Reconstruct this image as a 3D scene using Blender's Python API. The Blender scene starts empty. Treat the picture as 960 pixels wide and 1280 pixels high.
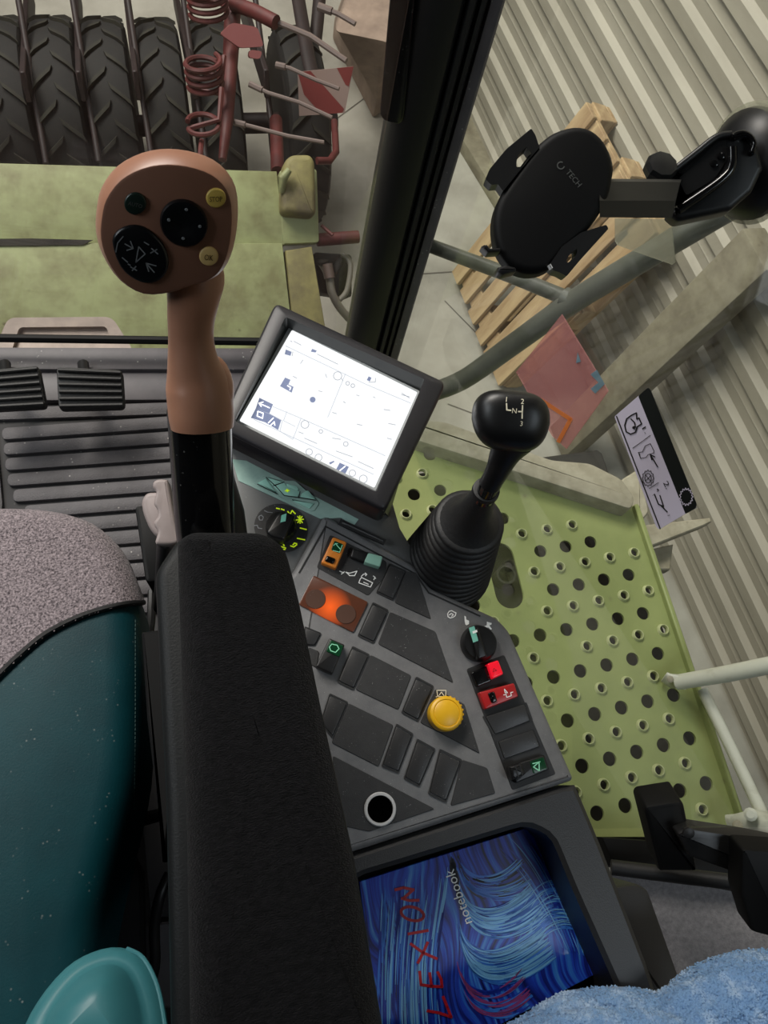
import bpy, bmesh, math, random
from mathutils import Vector, Matrix, noise
from mathutils.bvhtree import BVHTree
random.seed(7)
sc = bpy.context.scene
COL = sc.collection

# ------------------------------------------------------------------ camera, world, lights, exposure
FOC = 950.0
CAM = Vector((0.0, 0.0, 1.35))
_N = Vector((-160, 400, 950)).normalized()                 # straight down, in camera axes (x right, y down, z ahead)
_F = Vector((-568, -2481, 950)); _F = (_F - _N * _F.dot(_N)).normalized()   # cab-forward, in camera axes
_U = -_N
_R = _F.cross(_U)
M = Matrix((_R, _F, _U))                                   # camera axes -> world
cd = bpy.data.cameras.new('camera'); co = bpy.data.objects.new('camera', cd); COL.objects.link(co)
cd.sensor_fit = 'HORIZONTAL'; cd.sensor_width = 36.0; cd.lens = 36.0 * FOC / 960.0
cd.clip_start = 0.02; cd.clip_end = 100
mw = (M @ Matrix(((1, 0, 0), (0, -1, 0), (0, 0, -1)))).to_4x4(); mw.translation = CAM
co.matrix_world = mw
sc.camera = co

sc.view_settings.view_transform = 'Standard'; sc.view_settings.look = 'None'
sc.view_settings.gamma = 1.0; sc.view_settings.use_curve_mapping = False
sc.view_settings.exposure = 0.0
sc.cycles.max_bounces = 6; sc.cycles.transparent_max_bounces = 16
sc.cycles.sample_clamp_indirect = 4.0

w = bpy.data.worlds.new('world'); sc.world = w; w.use_nodes = True
w.node_tree.nodes['Background'].inputs[0].default_value = (0.86, 0.93, 1.0, 1)
w.node_tree.nodes['Background'].inputs[1].default_value = 0.04


def area(name, loc, target, size, size_y, power, col):
    l = bpy.data.lights.new(name, 'AREA'); l.shape = 'RECTANGLE'; l.size = size; l.size_y = size_y; l.energy = power; l.color = col
    o = bpy.data.objects.new(name, l); COL.objects.link(o); o.location = loc
    o.rotation_euler = (Vector(target) - Vector(loc)).to_track_quat('-Z', 'Y').to_euler()
    return o


area('shed_or_fill_lamp', (-0.8, 4.8, 4.4), (0.0, 1.2, 0.0), 2.4, 1.4, 270, (1.0, 0.96, 0.90))
area('shed_or_fill_lamp', (-2.0, 3.4, 4.3), (1.8, 1.6, -0.8), 2.0, 1.2, 300, (1.0, 0.94, 0.84))
area('shed_or_fill_lamp', (-3.0, 2.4, 3.0), (0.25, 0.4, 0.5), 1.6, 1.2, 42, (0.94, 0.97, 1.0))
area('shed_or_fill_lamp', (-2.6, 0.35, 2.7), (0.2, 0.3, 0.5), 1.2, 0.8, 26, (0.9, 0.97, 1.0))  # unseen fill added from the rear left to brighten the keypad strip
area('shed_or_fill_lamp', (1.6, -1.9, 4.0), (1.2, 0.0, 0.0), 1.6, 1.2, 48, (0.82, 0.92, 1.0))


# ------------------------------------------------------------------ pixel helpers: rays of the photograph met with planes of known place
def ray(px, py):
    return M @ Vector(((px - 480) / FOC, (py - 640) / FOC, 1.0))


def D(px, py, d):
    return CAM + ray(px, py) * d


def Z(px, py, z):
    r = ray(px, py); return CAM + r * ((z - CAM.z) / r.z)


def zc(pts, ox, oy, s):
    return [(ox + x / s, oy + y / s) for x, y in pts]


class Pl:
    """a plane with an origin, a normal and two axes"""
    def __init__(s, p0, n, ux=(1, 0, 0)):
        s.p = Vector(p0); s.n = Vector(n).normalized()
        u = Vector(ux); s.u = (u - s.n * u.dot(s.n)).normalized(); s.v = s.n.cross(s.u)

    def hit(s, px, py, h=0.0):
        r = ray(px, py); p = s.p + s.n * h
        return CAM + r * (s.n.dot(p - CAM) / s.n.dot(r))

    def loc(s, px, py, h=0.0):
        q = s.hit(px, py, h) - s.p; return (q.dot(s.u), q.dot(s.v))

    def W(s, a, b, h=0.0):
        return s.p + s.u * a + s.v * b + s.n * h


# ------------------------------------------------------------------ materials
def lin(c):
    return tuple(((v / 255) / 12.92 if v / 255 <= 0.04045 else ((v / 255 + 0.055) / 1.055) ** 2.4) for v in c) + (1,)


def mat(name, col, rough=0.5, metal=0.0, var=None, vscale=20, vdetail=6, specks=0.0, speck_col=(200, 200, 195), speck_scale=260,
        bump=0.0, bscale=200, spec=0.5, emit=None, estr=0.0, coat=0.0, vlo=0.35, vhi=0.7, stretch=None, sheen=0.0):
    m = bpy.data.materials.new(name); m.use_nodes = True
    nt = m.node_tree; N = nt.nodes; L = nt.links; b = N['Principled BSDF']
    b.inputs['Roughness'].default_value = rough; b.inputs['Metallic'].default_value = metal
    b.inputs['Specular IOR Level'].default_value = spec; b.inputs['Coat Weight'].default_value = coat
    b.inputs['Sheen Weight'].default_value = sheen
    b.inputs['Base Color'].default_value = lin(col)
    tc = N.new('ShaderNodeTexCoord'); src = tc.outputs['Object']
    if stretch:
        mp = N.new('ShaderNodeMapping'); mp.inputs['Scale'].default_value = stretch; L.new(src, mp.inputs[0]); src = mp.outputs[0]
    last = None
    if var:
        nz = N.new('ShaderNodeTexNoise'); nz.inputs['Scale'].default_value = vscale; nz.inputs['Detail'].default_value = vdetail
        nz.inputs['Roughness'].default_value = 0.65
        L.new(src, nz.inputs['Vector'])
        rp = N.new('ShaderNodeMapRange'); rp.inputs['From Min'].default_value = vlo; rp.inputs['From Max'].default_value = vhi
        L.new(nz.outputs['Fac'], rp.inputs['Value'])
        mx = N.new('ShaderNodeMix'); mx.data_type = 'RGBA'; mx.inputs['A'].default_value = lin(col); mx.inputs['B'].default_value = lin(var)
        L.new(rp.outputs[0], mx.inputs['Factor']); last = mx.outputs['Result']
    if specks:
        vz = N.new('ShaderNodeTexVoronoi'); vz.inputs['Scale'].default_value = speck_scale; L.new(src, vz.inputs['Vector'])
        nz2 = N.new('ShaderNodeTexNoise'); nz2.inputs['Scale'].default_value = speck_scale * 0.31; L.new(src, nz2.inputs['Vector'])
        r2 = N.new('ShaderNodeMapRange'); r2.inputs['From Min'].default_value = 0.0; r2.inputs['From Max'].default_value = 0.22
        r2.inputs['To Min'].default_value = 1.0; r2.inputs['To Max'].default_value = 0.0; L.new(vz.outputs['Distance'], r2.inputs['Value'])
        r3 = N.new('ShaderNodeMapRange'); r3.inputs['From Min'].default_value = 0.56; r3.inputs['From Max'].default_value = 0.66
        L.new(nz2.outputs['Fac'], r3.inputs['Value'])
        mu = N.new('ShaderNodeMath'); mu.operation = 'MULTIPLY'; L.new(r2.outputs[0], mu.inputs[0]); L.new(r3.outputs[0], mu.inputs[1])
        mu2 = N.new('ShaderNodeMath'); mu2.operation = 'MULTIPLY'; L.new(mu.outputs[0], mu2.inputs[0]); mu2.inputs[1].default_value = specks
        mx2 = N.new('ShaderNodeMix'); mx2.data_type = 'RGBA'; mx2.inputs['A'].default_value = lin(col); mx2.inputs['B'].default_value = lin(speck_col)
        if last: L.new(last, mx2.inputs['A'])
        L.new(mu2.outputs[0], mx2.inputs['Factor']); last = mx2.outputs['Result']
    if last: L.new(last, b.inputs['Base Color'])
    if bump:
        nb = N.new('ShaderNodeTexNoise'); nb.inputs['Scale'].default_value = bscale; nb.inputs['Detail'].default_value = 3
        L.new(src, nb.inputs['Vector'])
        bp = N.new('ShaderNodeBump'); bp.inputs['Strength'].default_value = bump; bp.inputs['Distance'].default_value = 0.004
        L.new(nb.outputs['Fac'], bp.inputs['Height']); L.new(bp.outputs[0], b.inputs['Normal'])
    if emit:
        b.inputs['Emission Color'].default_value = lin(emit); b.inputs['Emission Strength'].default_value = estr
    return m


def glassy(name, tint, gloss, film=0.0, film_col=(160, 150, 140)):
    """window pane: clear, with Fresnel reflection and a thin film of dust or print"""
    m = bpy.data.materials.new(name); m.use_nodes = True
    nt = m.node_tree; N = nt.nodes; L = nt.links; N.clear()
    out = N.new('ShaderNodeOutputMaterial'); tr = N.new('ShaderNodeBsdfTransparent'); tr.inputs[0].default_value = tint
    gl = N.new('ShaderNodeBsdfGlossy'); gl.inputs['Roughness'].default_value = 0.02
    fr = N.new('ShaderNodeFresnel'); fr.inputs[0].default_value = 1.45
    mu = N.new('ShaderNodeMath'); mu.operation = 'MULTIPLY'; mu.inputs[1].default_value = gloss; L.new(fr.outputs[0], mu.inputs[0])
    m1 = N.new('ShaderNodeMixShader'); L.new(mu.outputs[0], m1.inputs[0]); L.new(tr.outputs[0], m1.inputs[1]); L.new(gl.outputs[0], m1.inputs[2])
    res = m1
    if film:
        df = N.new('ShaderNodeBsdfDiffuse'); df.inputs[0].default_value = lin(film_col)
        m2 = N.new('ShaderNodeMixShader'); m2.inputs[0].default_value = film
        L.new(m1.outputs[0], m2.inputs[1]); L.new(df.outputs[0], m2.inputs[2]); res = m2
    L.new(res.outputs[0], out.inputs[0])
    return m


MT = {}
MT['black_gloss'] = mat('gloss black plastic', (14, 14, 15), 0.14, specks=0.3)
MT['black'] = mat('satin black plastic', (20, 20, 21), 0.42)
MT['black_matt'] = mat('matt black plastic', (9, 9, 10), 0.6, spec=0.2)
MT['rubber'] = mat('black rubber', (26, 26, 27), 0.55, bump=0.1, bscale=300)
MT['knob_black'] = mat('smooth black knob', (17, 17, 18), 0.38)
MT['pillar'] = mat('pillar cover', (17, 18, 19), 0.5)
MT['console'] = mat('dusty console plastic', (112, 112, 113), 0.5, var=(98, 98, 100), vscale=60, specks=0.7, speck_scale=420, bump=0.12, bscale=900)
MT['insert'] = mat('dark panel insert', (47, 47, 48), 0.55, var=(39, 39, 40), vscale=80, specks=0.9, speck_scale=400, speck_col=(170, 170, 168), bump=0.15, bscale=900)
MT['blank'] = mat('blank switch cover', (46, 46, 47), 0.4, specks=0.7, speck_scale=420, bump=0.1, bscale=900)
MT['frame_edge'] = mat('switch frame', (34, 34, 35), 0.5)
MT['console_side'] = mat('console shell', (40, 40, 41), 0.45, bump=0.12, bscale=700)
MT['pocket'] = mat('tray pocket', (16, 17, 19), 0.5)
MT['shelf'] = mat('console shelf', (96, 97, 97), 0.42, specks=0.5, speck_scale=400, bump=0.1, bscale=900)
MT['sheen_strip'] = mat('grey green strip with painted sheen', (168, 198, 188), 0.25, var=(146, 176, 168), vscale=40)  # pale tone holds the window's sheen on the glossy keypad strip
MT['keypad'] = mat('teal keys with painted sheen', (172, 226, 210), 0.22)  # teal keys lightened, reflected light put into their colour
MT['ridge'] = mat('pale ridge', (120, 112, 88), 0.4)
MT['bezel'] = mat('monitor bezel', (34, 33, 37), 0.42, bump=0.06, bscale=900)
MT['bezel_in'] = mat('monitor recess', (62, 64, 64), 0.25)
MT['brown'] = mat('tan lever plastic', (168, 121, 97), 0.38, var=(158, 111, 88), vscale=14)
MT['brown_shade'] = mat('shaded tan lever face', (134, 94, 76), 0.5)  # the lever's tan darkened, shade of the face put into the colour
MT['button_dark'] = mat('dark rubber button', (14, 16, 20), 0.3)
MT['button_green'] = mat('dark green button', (22, 40, 34), 0.35)
MT['button_yellow'] = mat('mustard button', (214, 184, 92), 0.45)
MT['button_cream'] = mat('ochre button', (216, 184, 122), 0.45)
MT['print_grey'] = mat('grey print', (128, 132, 138), 0.5)
MT['print_dim'] = mat('dim print', (86, 88, 86), 0.5)
MT['print_white'] = mat('white print', (244, 244, 242), 0.5)
MT['print_cream'] = mat('cream print', (222, 214, 190), 0.5)
MT['print_dark'] = mat('dark print', (20, 18, 20), 0.5)
MT['print_brown'] = mat('brown print', (84, 60, 24), 0.5)
MT['glow_lime'] = mat('lit lime symbol', (190, 214, 40), 0.4, emit=(186, 214, 30), estr=0.5)
MT['teal_mark'] = mat('teal pointer', (120, 190, 172), 0.35)
MT['mint'] = mat('mint rocker cap', (150, 196, 178), 0.3)
MT['orange'] = mat('orange switch', (216, 128, 44), 0.4)
MT['green_lens'] = mat('green lens', (12, 60, 34), 0.25)
MT['green_print'] = mat('mint print', (150, 230, 190), 0.4)
MT['red_lens'] = mat('lit red lens', (230, 24, 44), 0.3, emit=(240, 20, 44), estr=0.35)
MT['red'] = mat('red switch', (168, 30, 32), 0.35)
MT['yellow'] = mat('yellow knob', (226, 174, 26), 0.4)
MT['chrome'] = mat('bright metal ring', (225, 225, 225), 0.3, metal=0.3)
MT['armrest'] = mat('black armrest fabric', (15, 15, 16), 0.95, var=(30, 29, 31), vscale=160, bump=0.7, bscale=520, spec=0.05, sheen=0.09, stretch=(1, 2.5, 1))
MT['armbody'] = mat('armrest shell', (18, 20, 21), 0.55, bump=0.1, bscale=600, spec=0.3)
MT['seat_fabric'] = mat('mottled grey wool', (158, 146, 150), 0.95, var=(60, 54, 58), vscale=420, vdetail=6, bump=0.45, bscale=520, spec=0.1, sheen=0.2, vlo=0.36, vhi=0.64)
MT['leather'] = mat('teal leather', (3, 54, 61), 0.5, var=(2, 43, 50), vscale=9, specks=0.3, speck_scale=170, bump=0.06, bscale=500, spec=0.2)
MT['bolster'] = mat('light teal leather', (62, 126, 132), 0.4, var=(52, 114, 122), vscale=10)
MT['stitch'] = mat('grey thread', (96, 128, 128), 0.8)
MT['handle_grey'] = mat('mauve grey plastic', (152, 140, 138), 0.5, var=(142, 130, 128), vscale=30)
MT['mat'] = mat('dusty rubber mat', (84, 81, 84), 0.62, var=(68, 65, 68), vscale=16, specks=0.9, speck_scale=110, speck_col=(190, 185, 180), bump=0.25, bscale=420)
MT['mat_dark'] = mat('rubber mat groove', (34, 33, 35), 0.7, specks=0.4, speck_scale=90)
MT['lip'] = mat('grey sill plastic', (86, 82, 86), 0.5, var=(72, 69, 73), vscale=18, specks=0.9, speck_scale=110)
MT['carpet'] = mat('grey felt', (134, 131, 132), 0.95, var=(108, 105, 107), vscale=140, bump=0.5, bscale=420, spec=0.1)
MT['step'] = mat('olive green painted steel', (152, 161, 102), 0.45, var=(136, 146, 90), vscale=7, specks=0.6, speck_scale=26, speck_col=(110, 104, 80))
MT['step_rim'] = mat('worn green rim', (204, 208, 160), 0.4, var=(170, 176, 126), vscale=60)
MT['under'] = mat('dark underframe', (48, 46, 40), 0.8, var=(30, 29, 26), vscale=8)
MT['dust'] = mat('dusty aluminium', (172, 166, 146), 0.7, var=(140, 133, 112), vscale=22, specks=0.5, speck_scale=60, speck_col=(90, 84, 64), bump=0.2, bscale=90)
MT['linkage'] = mat('pale green painted steel', (152, 160, 114), 0.55, var=(124, 124, 86), vscale=7, vdetail=14, specks=0.9, speck_scale=30, speck_col=(80, 68, 48), vlo=0.42, vhi=0.64, bump=0.14, bscale=40)
MT['linkage_dirty'] = mat('grimy green steel', (140, 134, 84), 0.7, var=(92, 84, 62), vscale=9, bump=0.3, bscale=40)
MT['tyre'] = mat('old tyre rubber', (24, 24, 21), 0.8, var=(16, 16, 15), vscale=9, bump=0.2, bscale=60)
MT['lug'] = mat('dusty tyre lugs', (40, 39, 28), 0.8, var=(24, 24, 20), vscale=7)
MT['red_steel'] = mat('faded red steel', (88, 32, 29), 0.6, var=(62, 24, 22), vscale=14)
MT['dark_red'] = mat('dark rusty steel', (36, 22, 21), 0.6, var=(24, 16, 16), vscale=12)
MT['pink'] = mat('faded red plate', (136, 78, 76), 0.55)
MT['rod'] = mat('grey spring steel', (100, 86, 80), 0.45)
MT['sign_red'] = mat('red reflective stripe', (112, 42, 38), 0.5)
MT['sign_grey'] = mat('pale reflective stripe', (140, 120, 112), 0.5)
MT['concrete'] = mat('shed floor', (172, 170, 158), 0.75, var=(138, 135, 124), vscale=2.6, vdetail=12, specks=0.6, speck_scale=6, speck_col=(108, 100, 88), bump=0.1, bscale=30)
MT['joint'] = mat('dark floor joint', (96, 92, 84), 0.9)
MT['block'] = mat('rough concrete block', (158, 140, 124), 0.85, var=(126, 110, 98), vscale=9, vdetail=10, bump=0.4, bscale=30)
MT['sheet'] = mat('galvanised wall sheet', (164, 159, 144), 0.6, metal=0.0, var=(138, 133, 118), vscale=3.2, vdetail=8, specks=0.3, speck_scale=12, speck_col=(136, 108, 82), stretch=(1, 0.25, 1))
MT['wood'] = mat('pale pallet wood', (190, 166, 126), 0.75, var=(150, 122, 88), vscale=12, vdetail=9, bump=0.3, bscale=60, stretch=(0.25, 1.6, 1.6))
MT['wood_old'] = mat('weathered grey timber', (140, 135, 114), 0.8, var=(104, 97, 80), vscale=9, vdetail=9, bump=0.3, bscale=40, specks=0.5, speck_scale=30, speck_col=(84, 70, 52))
MT['tube'] = mat('grey green steel tube', (104, 105, 94), 0.4, var=(82, 83, 72), vscale=12)
MT['white_paint'] = mat('chipped white paint', (214, 214, 200), 0.4, var=(180, 178, 160), vscale=24, vlo=0.55, vhi=0.75)
MT['towel'] = mat('blue terry cloth', (118, 154, 198), 0.95, var=(160, 186, 216), vscale=26, bump=1.0, bscale=230, spec=0.1, sheen=0.2, vlo=0.45, vhi=0.7)
MT['towel_pale'] = mat('pale blue border', (150, 182, 222), 0.9, var=(130, 162, 206), vscale=130, bump=0.6, bscale=400, spec=0.1)
MT['sticker_grey'] = mat('lilac grey vinyl', (206, 199, 216), 0.4)
MT['sticker_black'] = mat('black vinyl', (10, 16, 15), 0.35)
MT['paper'] = mat('page edges', (60, 70, 120), 0.7)
MT['ink'] = mat('red marker ink', (176, 14, 32), 0.5)
MT['hose'] = mat('grey hose', (120, 116, 106), 0.5)
MT['ui_line'] = mat('screen line', (160, 164, 172), 0.3, emit=(150, 156, 168), estr=0.8)
MT['ui_dark'] = mat('screen symbol', (104, 112, 138), 0.3, emit=(96, 106, 136), estr=0.75)
MT['ui_grey'] = mat('screen grey symbol', (140, 144, 152), 0.3, emit=(128, 132, 144), estr=0.75)
MT['ui_white'] = mat('screen white symbol', (250, 250, 255), 0.3, emit=(250, 252, 255), estr=0.95)
MT['screen'] = mat('lit screen', (20, 20, 22), 0.12, emit=(252, 254, 255), estr=1.05)
MT['loops'] = mat('blue terry loops', (128, 164, 206), 0.95, var=(172, 196, 224), vscale=30, spec=0.05, vlo=0.48, vhi=0.62)
MT['rim_lit'] = mat('screen rim painted lit', (170, 174, 176), 0.35)  # pale grey puts the lit edge of the bezel into the colour
MT['cover'] = mat('dusty outer cover', (150, 136, 126), 0.6, var=(124, 112, 104), vscale=20)
MT['glass'] = glassy('window glass', (0.97, 0.985, 0.975, 1), 0.12, 0.02)
MT['glass_front'] = glassy('windscreen glass', (0.95, 0.95, 0.95, 1), 0.15, 0.05, (170, 140, 126))
MT['film_clear'] = glassy('clear label film', (0.90, 0.91, 0.88, 1), 0.3, 0.30, (190, 188, 164))
MT['film_red'] = glassy('red label film', (0.98, 0.84, 0.83, 1), 0.3, 0.24, (226, 160, 158))
MT['film_orange'] = glassy('orange label film', (1.0, 0.7, 0.4, 1), 0.4, 0.6, (226, 132, 70))
MT['film_blue'] = glassy('blue label film', (0.6, 0.8, 0.9, 1), 0.4, 0.6, (110, 150, 165))


def amber_mat():
    m = mat('amber indicator cover', (92, 52, 36), 0.3)
    N = m.node_tree.nodes; L = m.node_tree.links; b = N['Principled BSDF']
    tc = N.new('ShaderNodeTexCoord'); mp = N.new('ShaderNodeMapping'); L.new(tc.outputs['Object'], mp.inputs[0]); m['map'] = mp.name
    gr = N.new('ShaderNodeTexGradient'); gr.gradient_type = 'SPHERICAL'; L.new(mp.outputs[0], gr.inputs[0])
    b.inputs['Emission Color'].default_value = lin((255, 96, 14))
    mu = N.new('ShaderNodeMath'); mu.operation = 'MULTIPLY'; mu.inputs[1].default_value = 0.95; L.new(gr.outputs['Fac'], mu.inputs[0])
    L.new(mu.outputs[0], b.inputs['Emission Strength'])
    return m, mp


# ------------------------------------------------------------------ mesh helpers
WL = {}


def obj(name, bm, m, parent=None, label=None, cat=None, group=None, kind=None, smooth=38, loc=None):
    """link a bmesh given in world coordinates as one mesh object (origin at its parent, or at loc)"""
    bmesh.ops.recalc_face_normals(bm, faces=bm.faces)
    ca = math.radians(smooth)
    for f in bm.faces: f.smooth = True
    for e in bm.edges:
        if len(e.link_faces) == 2: e.smooth = e.calc_face_angle(0) < ca
    o0 = WL[parent.name] if parent else Vector(loc) if loc is not None else Vector((0, 0, 0))
    base = Vector(loc) if (loc is not None) else o0
    bmesh.ops.translate(bm, verts=bm.verts, vec=-base)
    me = bpy.data.meshes.new(name); bm.to_mesh(me); bm.free()
    mats = m if isinstance(m, (list, tuple)) else [m]
    for q in mats: me.materials.append(MT[q] if isinstance(q, str) else q)
    o = bpy.data.objects.new(name, me); COL.objects.link(o)
    if parent: o.parent = parent; o.location = base - o0
    else: o.location = base
    WL[o.name] = base
    tag(o, label, cat, group, kind)
    return o


def tag(o, label=None, cat=None, group=None, kind=None):
    if label: o['label'] = label
    if cat: o['category'] = cat
    if group: o['group'] = group
    if kind: o['kind'] = kind
    return o


def thing(name, loc, label, cat, group=None):
    o = bpy.data.objects.new(name, None); COL.objects.link(o); o.location = loc; o.empty_display_size = 0.02
    WL[o.name] = Vector(loc)
    return tag(o, label, cat, group)


def dup(o, name, parent, world_loc, mat4=None):
    """a part copy sharing mesh data, moved to world_loc"""
    c = o.copy(); COL.objects.link(c); c.parent = parent
    c.location = Vector(world_loc) - (WL[parent.name] if parent else Vector((0, 0, 0)))
    WL[c.name] = Vector(world_loc)
    return c


def copy_tree(o, loc, rz=None, label=None):
    c = o.copy(); COL.objects.link(c); c.location = loc
    if rz is not None: c.rotation_euler = (c.rotation_euler[0], c.rotation_euler[1], rz)
    if label: c['label'] = label
    for ch in o.children:
        d = ch.copy(); COL.objects.link(d); d.parent = c
        for g in ch.children:
            e = g.copy(); COL.objects.link(e); e.parent = d
    return c


def fillet(poly, r, seg=4):
    """round the corners of a 2D polygon"""
    out = []; n = len(poly)
    for i in range(n):
        p = Vector(poly[i]); a = Vector(poly[i - 1]); b = Vector(poly[(i + 1) % n])
        da = a - p; db = b - p
        k = min(r, da.length * 0.48, db.length * 0.48)
        s = p + da.normalized() * k; e = p + db.normalized() * k
        for j in range(seg + 1):
            t = j / seg
            out.append(tuple((s * (1 - t) ** 2 + p * 2 * t * (1 - t) + e * t * t)))
    return out


def circ(x, y, r, ry=None, n=28, ang=0):
    ry = ry or r; ca, sa = math.cos(ang), math.sin(ang)
    return [(x + r * math.cos(t) * ca - ry * math.sin(t) * sa, y + r * math.cos(t) * sa + ry * math.sin(t) * ca) for t in [2 * math.pi * i / n for i in range(n)]]


def loft(rings, cap0=True, cap1=True, closed=True, bm=None):
    bm = bm or bmesh.new(); V = [[bm.verts.new(p) for p in r] for r in rings]
    for a, b in zip(V, V[1:]):
        n = len(a)
        for i in range(n if closed else n - 1):
            j = (i + 1) % n
            try: bm.faces.new((a[i], a[j], b[j], b[i]))
            except ValueError: pass
    if cap0 and closed: bm.faces.new(V[0])
    if cap1 and closed: bm.faces.new(list(reversed(V[-1])))
    return bm


def prism(pl, poly, h0, h1, bev=0.0, seg=3, href=None, bm=None):
    """extrude a pixel polygon on plane pl from height h0 to h1; the rim at h1 may be rounded by bev"""
    pts = [pl.loc(x, y, h1 if href is None else href) for x, y in poly]
    return prism_uv(pl, pts, h0, h1, bev, seg, bm)


def prism_uv(pl, pts, h0, h1, bev=0.0, seg=3, bm=None):
    rings = [[pl.W(a, b, h0) for a, b in pts]]
    if bev:
        off = inset_polys(pts, [bev * (1 - math.cos(t)) for t in [math.pi / 2 * i / seg for i in range(seg + 1)]])
        for i, q in enumerate(off):
            rings.append([pl.W(a, b, h1 - bev + bev * math.sin(math.pi / 2 * i / seg)) for a, b in q])
    else:
        rings.append([pl.W(a, b, h1) for a, b in pts])
    return loft(rings, bm=bm)


def inset_polys(pts, dists):
    n = len(pts); area2 = sum(pts[i - 1][0] * pts[i][1] - pts[i][0] * pts[i - 1][1] for i in range(n)); s = 1 if area2 > 0 else -1
    nor = []
    for i in range(n):
        p = Vector(pts[i]); a = Vector(pts[i - 1]); b = Vector(pts[(i + 1) % n])
        e1 = (p - a); e2 = (b - p)
        n1 = Vector((-e1.y, e1.x)) * s; n2 = Vector((-e2.y, e2.x)) * s
        if n1.length > 1e-9: n1.normalize()
        if n2.length > 1e-9: n2.normalize()
        m_ = n1 + n2
        if m_.length < 1e-6: m_ = n1
        m_.normalize(); c = max(0.5, m_.dot(n1)); nor.append(m_ / c)
    return [[(pts[i][0] + nor[i].x * d, pts[i][1] + nor[i].y * d) for i in range(n)] for d in dists]


def frame_bm(pl, outer, inner, h0, h1, bm=None):
    """ring-shaped plate between two pixel polygons with equal counts"""
    o = [pl.loc(x, y, h1) for x, y in outer]; i = [pl.loc(x, y, h1) for x, y in inner]
    r = [[pl.W(*p, h0) for p in i], [pl.W(*p, h1) for p in i], [pl.W(*p, h1) for p in o], [pl.W(*p, h0) for p in o], [pl.W(*p, h0) for p in i]]
    bm = loft(r, False, False, bm=bm)
    bmesh.ops.remove_doubles(bm, verts=bm.verts, dist=1e-6)
    return bm


def tube(pts, radii, n=12, cap=True, bm=None, up=Vector((0.13, 0.3, 0.95))):
    """round tube through world points; radii: number, list of numbers or list of (ru, rv)"""
    pts = [Vector(p) for p in pts]
    if not isinstance(radii, (list, tuple)): radii = [radii] * len(pts)
    rings = []; u = None
    for i, p in enumerate(pts):
        t = (pts[min(i + 1, len(pts) - 1)] - pts[max(i - 1, 0)]).normalized()
        if u is None: u = up - t * up.dot(t)
        else: u = u - t * u.dot(t)
        if u.length < 1e-5: u = t.orthogonal()
        u.normalize(); v = t.cross(u)
        r = radii[i]; ru, rv = r if isinstance(r, (list, tuple)) else (r, r)
        rings.append([p + u * (ru * math.cos(a)) + v * (rv * math.sin(a)) for a in [2 * math.pi * k / n for k in range(n)]])
    return loft(rings, cap, cap, bm=bm)


def smooth_path(pts, k=6):
    """Catmull-Rom through points (any dimension, as Vectors)"""
    P = [Vector(p) for p in pts]; out = []
    for i in range(len(P) - 1):
        a = P[max(i - 1, 0)]; b = P[i]; c = P[i + 1]; d = P[min(i + 2, len(P) - 1)]
        for j in range(k):
            t = j / k
            out.append(0.5 * ((2 * b) + (c - a) * t + (2 * a - 5 * b + 4 * c - d) * t * t + (3 * b - a - 3 * c + d) * t ** 3))
    out.append(P[-1]); return out


def smooth_poly(pts, k=4):
    P = [Vector(p) for p in pts]; n = len(P); out = []
    for i in range(n):
        a, b, c, d = P[i - 1], P[i], P[(i + 1) % n], P[(i + 2) % n]
        for j in range(k):
            t = j / k
            out.append(tuple(0.5 * ((2 * b) + (c - a) * t + (2 * a - 5 * b + 4 * c - d) * t * t + (3 * b - a - 3 * c + d) * t ** 3)))
    return out


def lathe(center, axis, prof, n=24, bm=None):
    """prof: list of (radius, height along axis)"""
    axis = Vector(axis).normalized(); u = axis.orthogonal().normalized(); v = axis.cross(u); c = Vector(center)
    return loft([[c + axis * h + (u * math.cos(a) + v * math.sin(a)) * r for a in [2 * math.pi * k / n for k in range(n)]] for r, h in prof], bm=bm)


def box(c, ax, ay, az, bm=None):
    """box from centre and three half-axis vectors"""
    c = Vector(c); ax = Vector(ax); ay = Vector(ay); az = Vector(az)
    return loft([[c - az - ax - ay, c - az + ax - ay, c - az + ax + ay, c - az - ax + ay], [c + az - ax - ay, c + az + ax - ay, c + az + ax + ay, c + az - ax + ay]], bm=bm)


def bevel_all(bm, r, seg=2):
    bmesh.ops.bevel(bm, geom=list(bm.edges), offset=r, segments=seg, affect='EDGES', profile=0.5, clamp_overlap=True); return bm


def strokes(pl, lines, wpx, h=0.0006, bvh=None, lift=0.0004, bm=None):
    """printed line work: pixel polylines of width wpx laid on plane pl at height h (or on a curved surface through bvh)"""
    bm = bm or bmesh.new()

    def pt(x, y):
        if bvh:
            r = ray(x, y).normalized(); q, nn, _, _ = bvh.ray_cast(CAM, r)
            if q is None: return None
            return q + (nn if nn.dot(r) < 0 else -nn) * lift
        return pl.hit(x, y, h)
    for ln in lines:
        for (x0, y0), (x1, y1) in zip(ln, ln[1:]):
            d = Vector((x1 - x0, y1 - y0))
            if d.length < 1e-6: continue
            d.normalize(); s = Vector((-d.y, d.x)) * wpx / 2; e = d * wpx * 0.25
            q = [pt(x0 - e.x + s.x, y0 - e.y + s.y), pt(x1 + e.x + s.x, y1 + e.y + s.y), pt(x1 + e.x - s.x, y1 + e.y - s.y), pt(x0 - e.x - s.x, y0 - e.y - s.y)]
            if None in q: continue
            bm.faces.new([bm.verts.new(p) for p in q])
    return bm


def patch(pl, poly, h=0.0006, bm=None):
    bm = bm or bmesh.new(); bm.faces.new([bm.verts.new(pl.hit(x, y, h)) for x, y in poly]); return bm


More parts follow.
